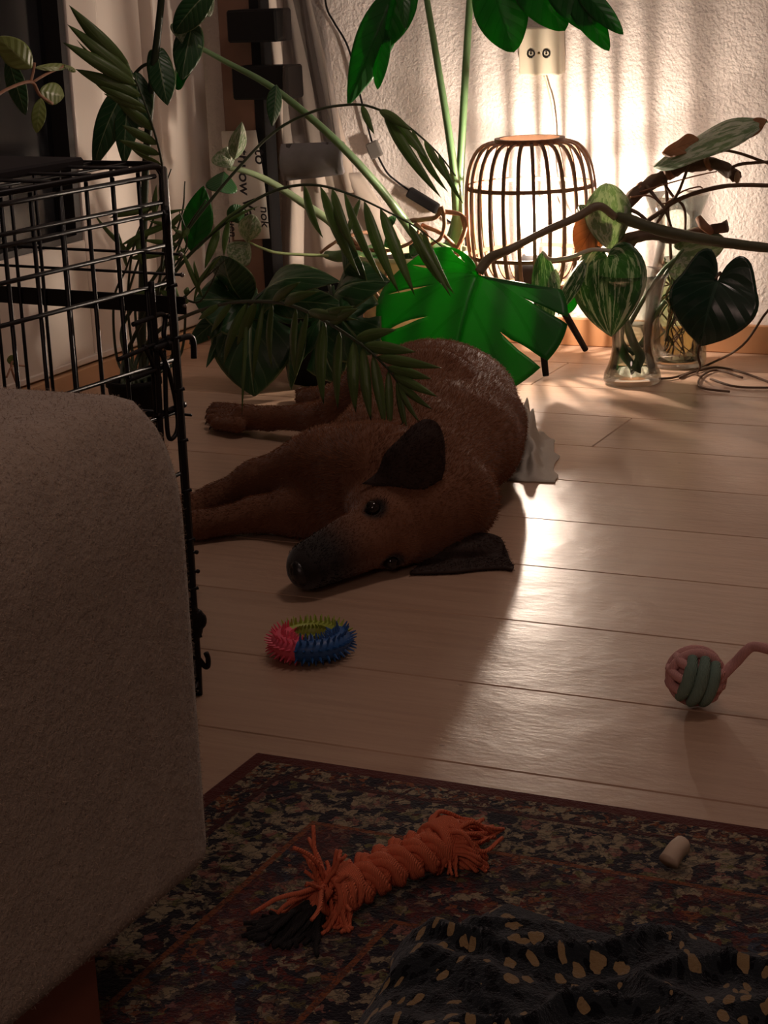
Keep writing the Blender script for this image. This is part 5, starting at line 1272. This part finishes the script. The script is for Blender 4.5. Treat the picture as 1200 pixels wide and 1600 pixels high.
# eyes, nose, ears, claws
for ec in EYES:
    bm = bmesh.new(); sphere(bm, ec - FH * .0005, .0102, seg=24); bm_obj('eye', bm, plain('dark_eye', (.012, .007, .005), .04), dog)
bm = bmesh.new(); Mh = Matrix((HN, FH, HS_)).transposed()
sphere(bm, hp(1.075, -.020, 0), 1, (.0105, .0135, .0165), 24, Mh)
for v in bm.verts:
    l = Mh.transposed() @ (v.co - hp(1.075, -.020, 0))
    for s in (-1, 1):
        d = (l - Vector((.008, -.002, .007 * s))).length
        if d < .006: v.co -= HN * (.006 - d) * .9
bm_obj('nose', bm, plain('black_nose', (.010, .008, .009), .32, bump=.4, bscale=500), dog)
def ear(rows, thick, mat, label):
    """rows from base to tip, each a list of points across the ear"""
    bm = bmesh.new(); R = []
    for r in rows:
        c = catmull(r, 5); R.append(c)
    n = min(len(r) for r in R); cols = [catmull([R[i][k] for i in range(len(R))], 5) for k in range(n)]
    V = [[bm.verts.new(p) for p in c] for c in cols]
    for A, B in zip(V, V[1:]):
        for k in range(len(A) - 1): bm.faces.new((A[k], A[k + 1], B[k + 1], B[k]))
    o = bm_obj('ear', bm, mat, dog, solid=thick); o['label'] = label; return o
M_EAR = plain('dark_ear_fur', (.030, .016, .012), .8, var=.5, vscale=60, bump=.4, bscale=400)
def ex(x, y, f, n0=None):      # picture point at an offset along the view from the head plane (positive f = towards us)
    d = ray(x, y); P = hp(.0, f, 0); Q = CPOS + d * ((P - CPOS).dot(FHv) / d.dot(FHv)); return Q if Q.z > .004 else fl(x, y, .004)
# upper ear standing up: base line, middle, fold, tip
ear([[ex(566, 756, -0.011), ex(620, 762, 0.006), ex(660, 764, 0.004), ex(688, 752, -0.021)],
     [ex(590, 738, -0.011), ex(628, 738, 0.014), ex(668, 738, 0.008), ex(694, 728, -0.016)],
     [ex(602, 710, -0.008), ex(634, 708, 0.018), ex(672, 708, 0.010), ex(694, 704, -0.011)],
     [ex(624, 688, -0.006), ex(646, 684, 0.014), ex(676, 682, 0.008), ex(692, 684, -0.008)],
     [ex(644, 668, -0.004), ex(656, 664, 0.004), ex(674, 662, 0.002), ex(686, 666, -0.004)],
     [ex(660, 658, -0.002), ex(666, 656, 0.000), ex(674, 656, 0.000), ex(680, 659, -0.002)]], .0035, M_EAR, 'dark upper ear standing up')
# lower ear spread on the floor
ear([[ex(700, 838, -.030), ex(684, 856, -.004), ex(664, 876, .004), ex(640, 896, .004)],
     [ex(738, 834, -.036), ex(730, 856, -.006), ex(720, 876, .002), ex(706, 894, .002)],
     [ex(768, 835, -.040), ex(762, 858, -.016), ex(758, 874, -.008), ex(752, 889, -.012)],
     [ex(786, 846, -.034), ex(783, 864, -.018), ex(776, 878, -.008), ex(772, 888, -.010)],
     [ex(795, 874, -.024), ex(793, 879, -.018), ex(791, 884, -.014), ex(788, 888, -.012)],
     [ex(803, 886, -.018), ex(802, 887, -.017), ex(801, 889, -.016), ex(800, 890, -.015)]], .0035, M_EAR, 'dark lower ear lying on the floor')
for (x, y, z) in ((328, 638, .018), (326, 648, .016), (327, 657, .015), (333, 665, .012)):
    p = fl(x, y, z); tube_obj('claw', [p, p + Vector((-.006, .002, -.003)), p + Vector((-.010, .003, -.008))], [.0026, .002, .0008], plain('dark_claw', (.03, .02, .018), .35), dog, segs=6)

# short fur: hair curves on the skin, lying along the coat, and wool fuzz on the sofa
def fur(name, P0, nrm, flow, length, rad, cols, mat, parent, lift=.35, seed=1, curl=.0):
    rg = np.random.RandomState(seed); N_ = len(P0)
    tdir = flow - nrm * (flow * nrm).sum(1, keepdims=True); tdir /= np.maximum(1e-6, np.linalg.norm(tdir, axis=1, keepdims=True))
    d = tdir * (1 - lift) + nrm * lift + rg.normal(0, .16 + curl, (N_, 3)); d /= np.linalg.norm(d, axis=1, keepdims=True)
    L_ = length[:, None] * rg.uniform(.6, 1.2, (N_, 1)); p0 = P0 - nrm * .0004; p1 = P0 + d * L_ * .5 + nrm * L_ * .10 + rg.normal(0, 1, (N_, 3)) * L_ * curl * .4; p2 = P0 + d * L_ + rg.normal(0, 1, (N_, 3)) * L_ * curl * .6
    pts = np.stack([p0, p1, p2], 1).reshape(-1, 3).astype(np.float32); pts[:, 2] = np.maximum(pts[:, 2], .0008)
    hc = bpy.data.hair_curves.new(name); hc.add_curves([3] * N_)
    hc.attributes['position'].data.foreach_set('vector', pts.ravel())
    if 'radius' not in hc.attributes: hc.attributes.new('radius', 'FLOAT', 'POINT')
    hc.attributes['radius'].data.foreach_set('value', np.tile(np.array((rad, rad * .8, rad * .25), dtype=np.float32), N_))
    at_ = hc.attributes.new('coat', 'FLOAT_COLOR', 'CURVE'); at_.data.foreach_set('color', np.concatenate([cols, np.ones((N_, 1))], 1).astype(np.float32).ravel())
    hc.materials.append(mat); o = bpy.data.objects.new(name, hc); COL.objects.link(o); o.parent = parent; o.location = -parent.location; o['kind'] = 'stuff'; return o
def scatter(V_, F_, N_, seed, w=None):
    rg = np.random.RandomState(seed); a, b, c, d = (V_[F_[:, i]] for i in range(4)); nn = np.cross(c - a, d - b); ar = np.linalg.norm(nn, axis=1) * (w if w is not None else 1)
    f = rg.choice(len(F_), N_, p=ar / ar.sum()); u, v = rg.rand(N_, 1), rg.rand(N_, 1)
    P_ = (a[f] * (1 - u) + b[f] * u) * (1 - v) + (d[f] * (1 - u) + c[f] * u) * v
    return P_, nn[f] / np.maximum(1e-12, np.linalg.norm(nn[f], axis=1, keepdims=True)), f
def m_hair(name, k=1.0, rough=.6):
    t = NT(name); t.P(Base_Color=t.add('ShaderNodeAttribute', attribute_name='coat').outputs['Color'], Roughness=rough); t.set(t.b, 'Specular IOR Level', .06); return t.m
cn = verts[quads].mean(1); wgt = (cn[:, 2] > .004).astype(float)
FP, FN_, ff = scatter(verts, quads, 90000, 3, wgt)
# make the normals point outwards
inn = V3((fl(680, 660, .085))); 
samp = np.clip(((FP + FN_ * .006 - lo) / VOX).astype(int), 0, dim - 1); outw = field[samp[:, 0], samp[:, 1], samp[:, 2]] > 0
if outw.mean() < .5: FN_ = -FN_
tail = V3((fl(690, 620) - fl(650, 760)).normalized()); camx = V3(Vector((math.cos(head), math.sin(head), 0)))
dcm = FP - V3(CROWN); cx = dcm @ camx; fn = (dcm @ V3(HN)) / HL; hsd = dcm @ V3(HS_); hfd = dcm @ V3(FH)
onhead = (hfd > -.10) & (fn > -.15) & (np.abs(hsd) < .08); onleg = (cx < -.20) & ~onhead
flow = np.tile(tail + camx * .15 - np.array((0, 0, .3)), (len(FP), 1)); flow[onhead] = -V3(HN); flow[onleg] = -camx + tail * .1
ln = np.full(len(FP), .0085); ln[onhead] = .0032 + .0035 * np.clip(.5 - fn[onhead], 0, .6); ln[onleg] = .0045
keep = np.ones(len(FP), bool)
for ec in EYES: keep &= np.linalg.norm(FP - V3(ec), axis=1) > .0135
keep &= ~(onhead & (fn > 1.02))
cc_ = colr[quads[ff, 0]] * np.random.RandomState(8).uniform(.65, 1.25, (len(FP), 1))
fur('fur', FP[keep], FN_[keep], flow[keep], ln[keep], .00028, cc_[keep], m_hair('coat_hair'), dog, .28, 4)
sv = np.array([v.co[:] for v in sofa_up.data.vertices]); sf = np.array([p.vertices[:] for p in sofa_up.data.polygons if len(p.vertices) == 4])
cen = sv[sf].mean(1); P_, N2, f2 = scatter(sv, sf, 80000, 5, ((cen[:, 1] > .55) & (cen[:, 0] > -1.25) & (cen[:, 2] > .09)).astype(float))
ctr = np.array(((-1.8 + SX) / 2, .64, .26)); sg = np.sign(((P_ - ctr) * N2).sum(1)); N2 = N2 * np.where(sg == 0, 1, sg)[:, None]
rg_ = np.random.RandomState(2); cw_ = np.array((.48, .38, .30))[None] * rg_.uniform(.5, 1.25, (len(P_), 1))
fur('wool_fuzz', P_, N2, rg_.normal(0, 1, (len(P_), 3)), np.full(len(P_), .0024), .00013, cw_, m_hair('wool_hair', 1, .9), so_, .3, 6, .5)

for e_ in [c for c in dog.children if c.name.startswith('ear')]:
    ev = np.array([v.co[:] for v in e_.data.vertices]); ef = np.array([p.vertices[:] for p in e_.data.polygons if len(p.vertices) == 4])
    Pe, Ne, fe = scatter(ev, ef, 2600, 9); sgn = np.where(np.arange(len(Pe)) % 2 == 0, 1., -1.)[:, None]
    base_ = ev[:6].mean(0); fur('ear_fur', Pe + Ne * sgn * .0018, Ne * sgn, Pe - base_, np.full(len(Pe), .0045), .00022, np.array((.035, .018, .013))[None] * np.random.RandomState(1).uniform(.5, 1.8, (len(Pe), 1)), bpy.data.materials['coat_hair'], dog, .2, 11)
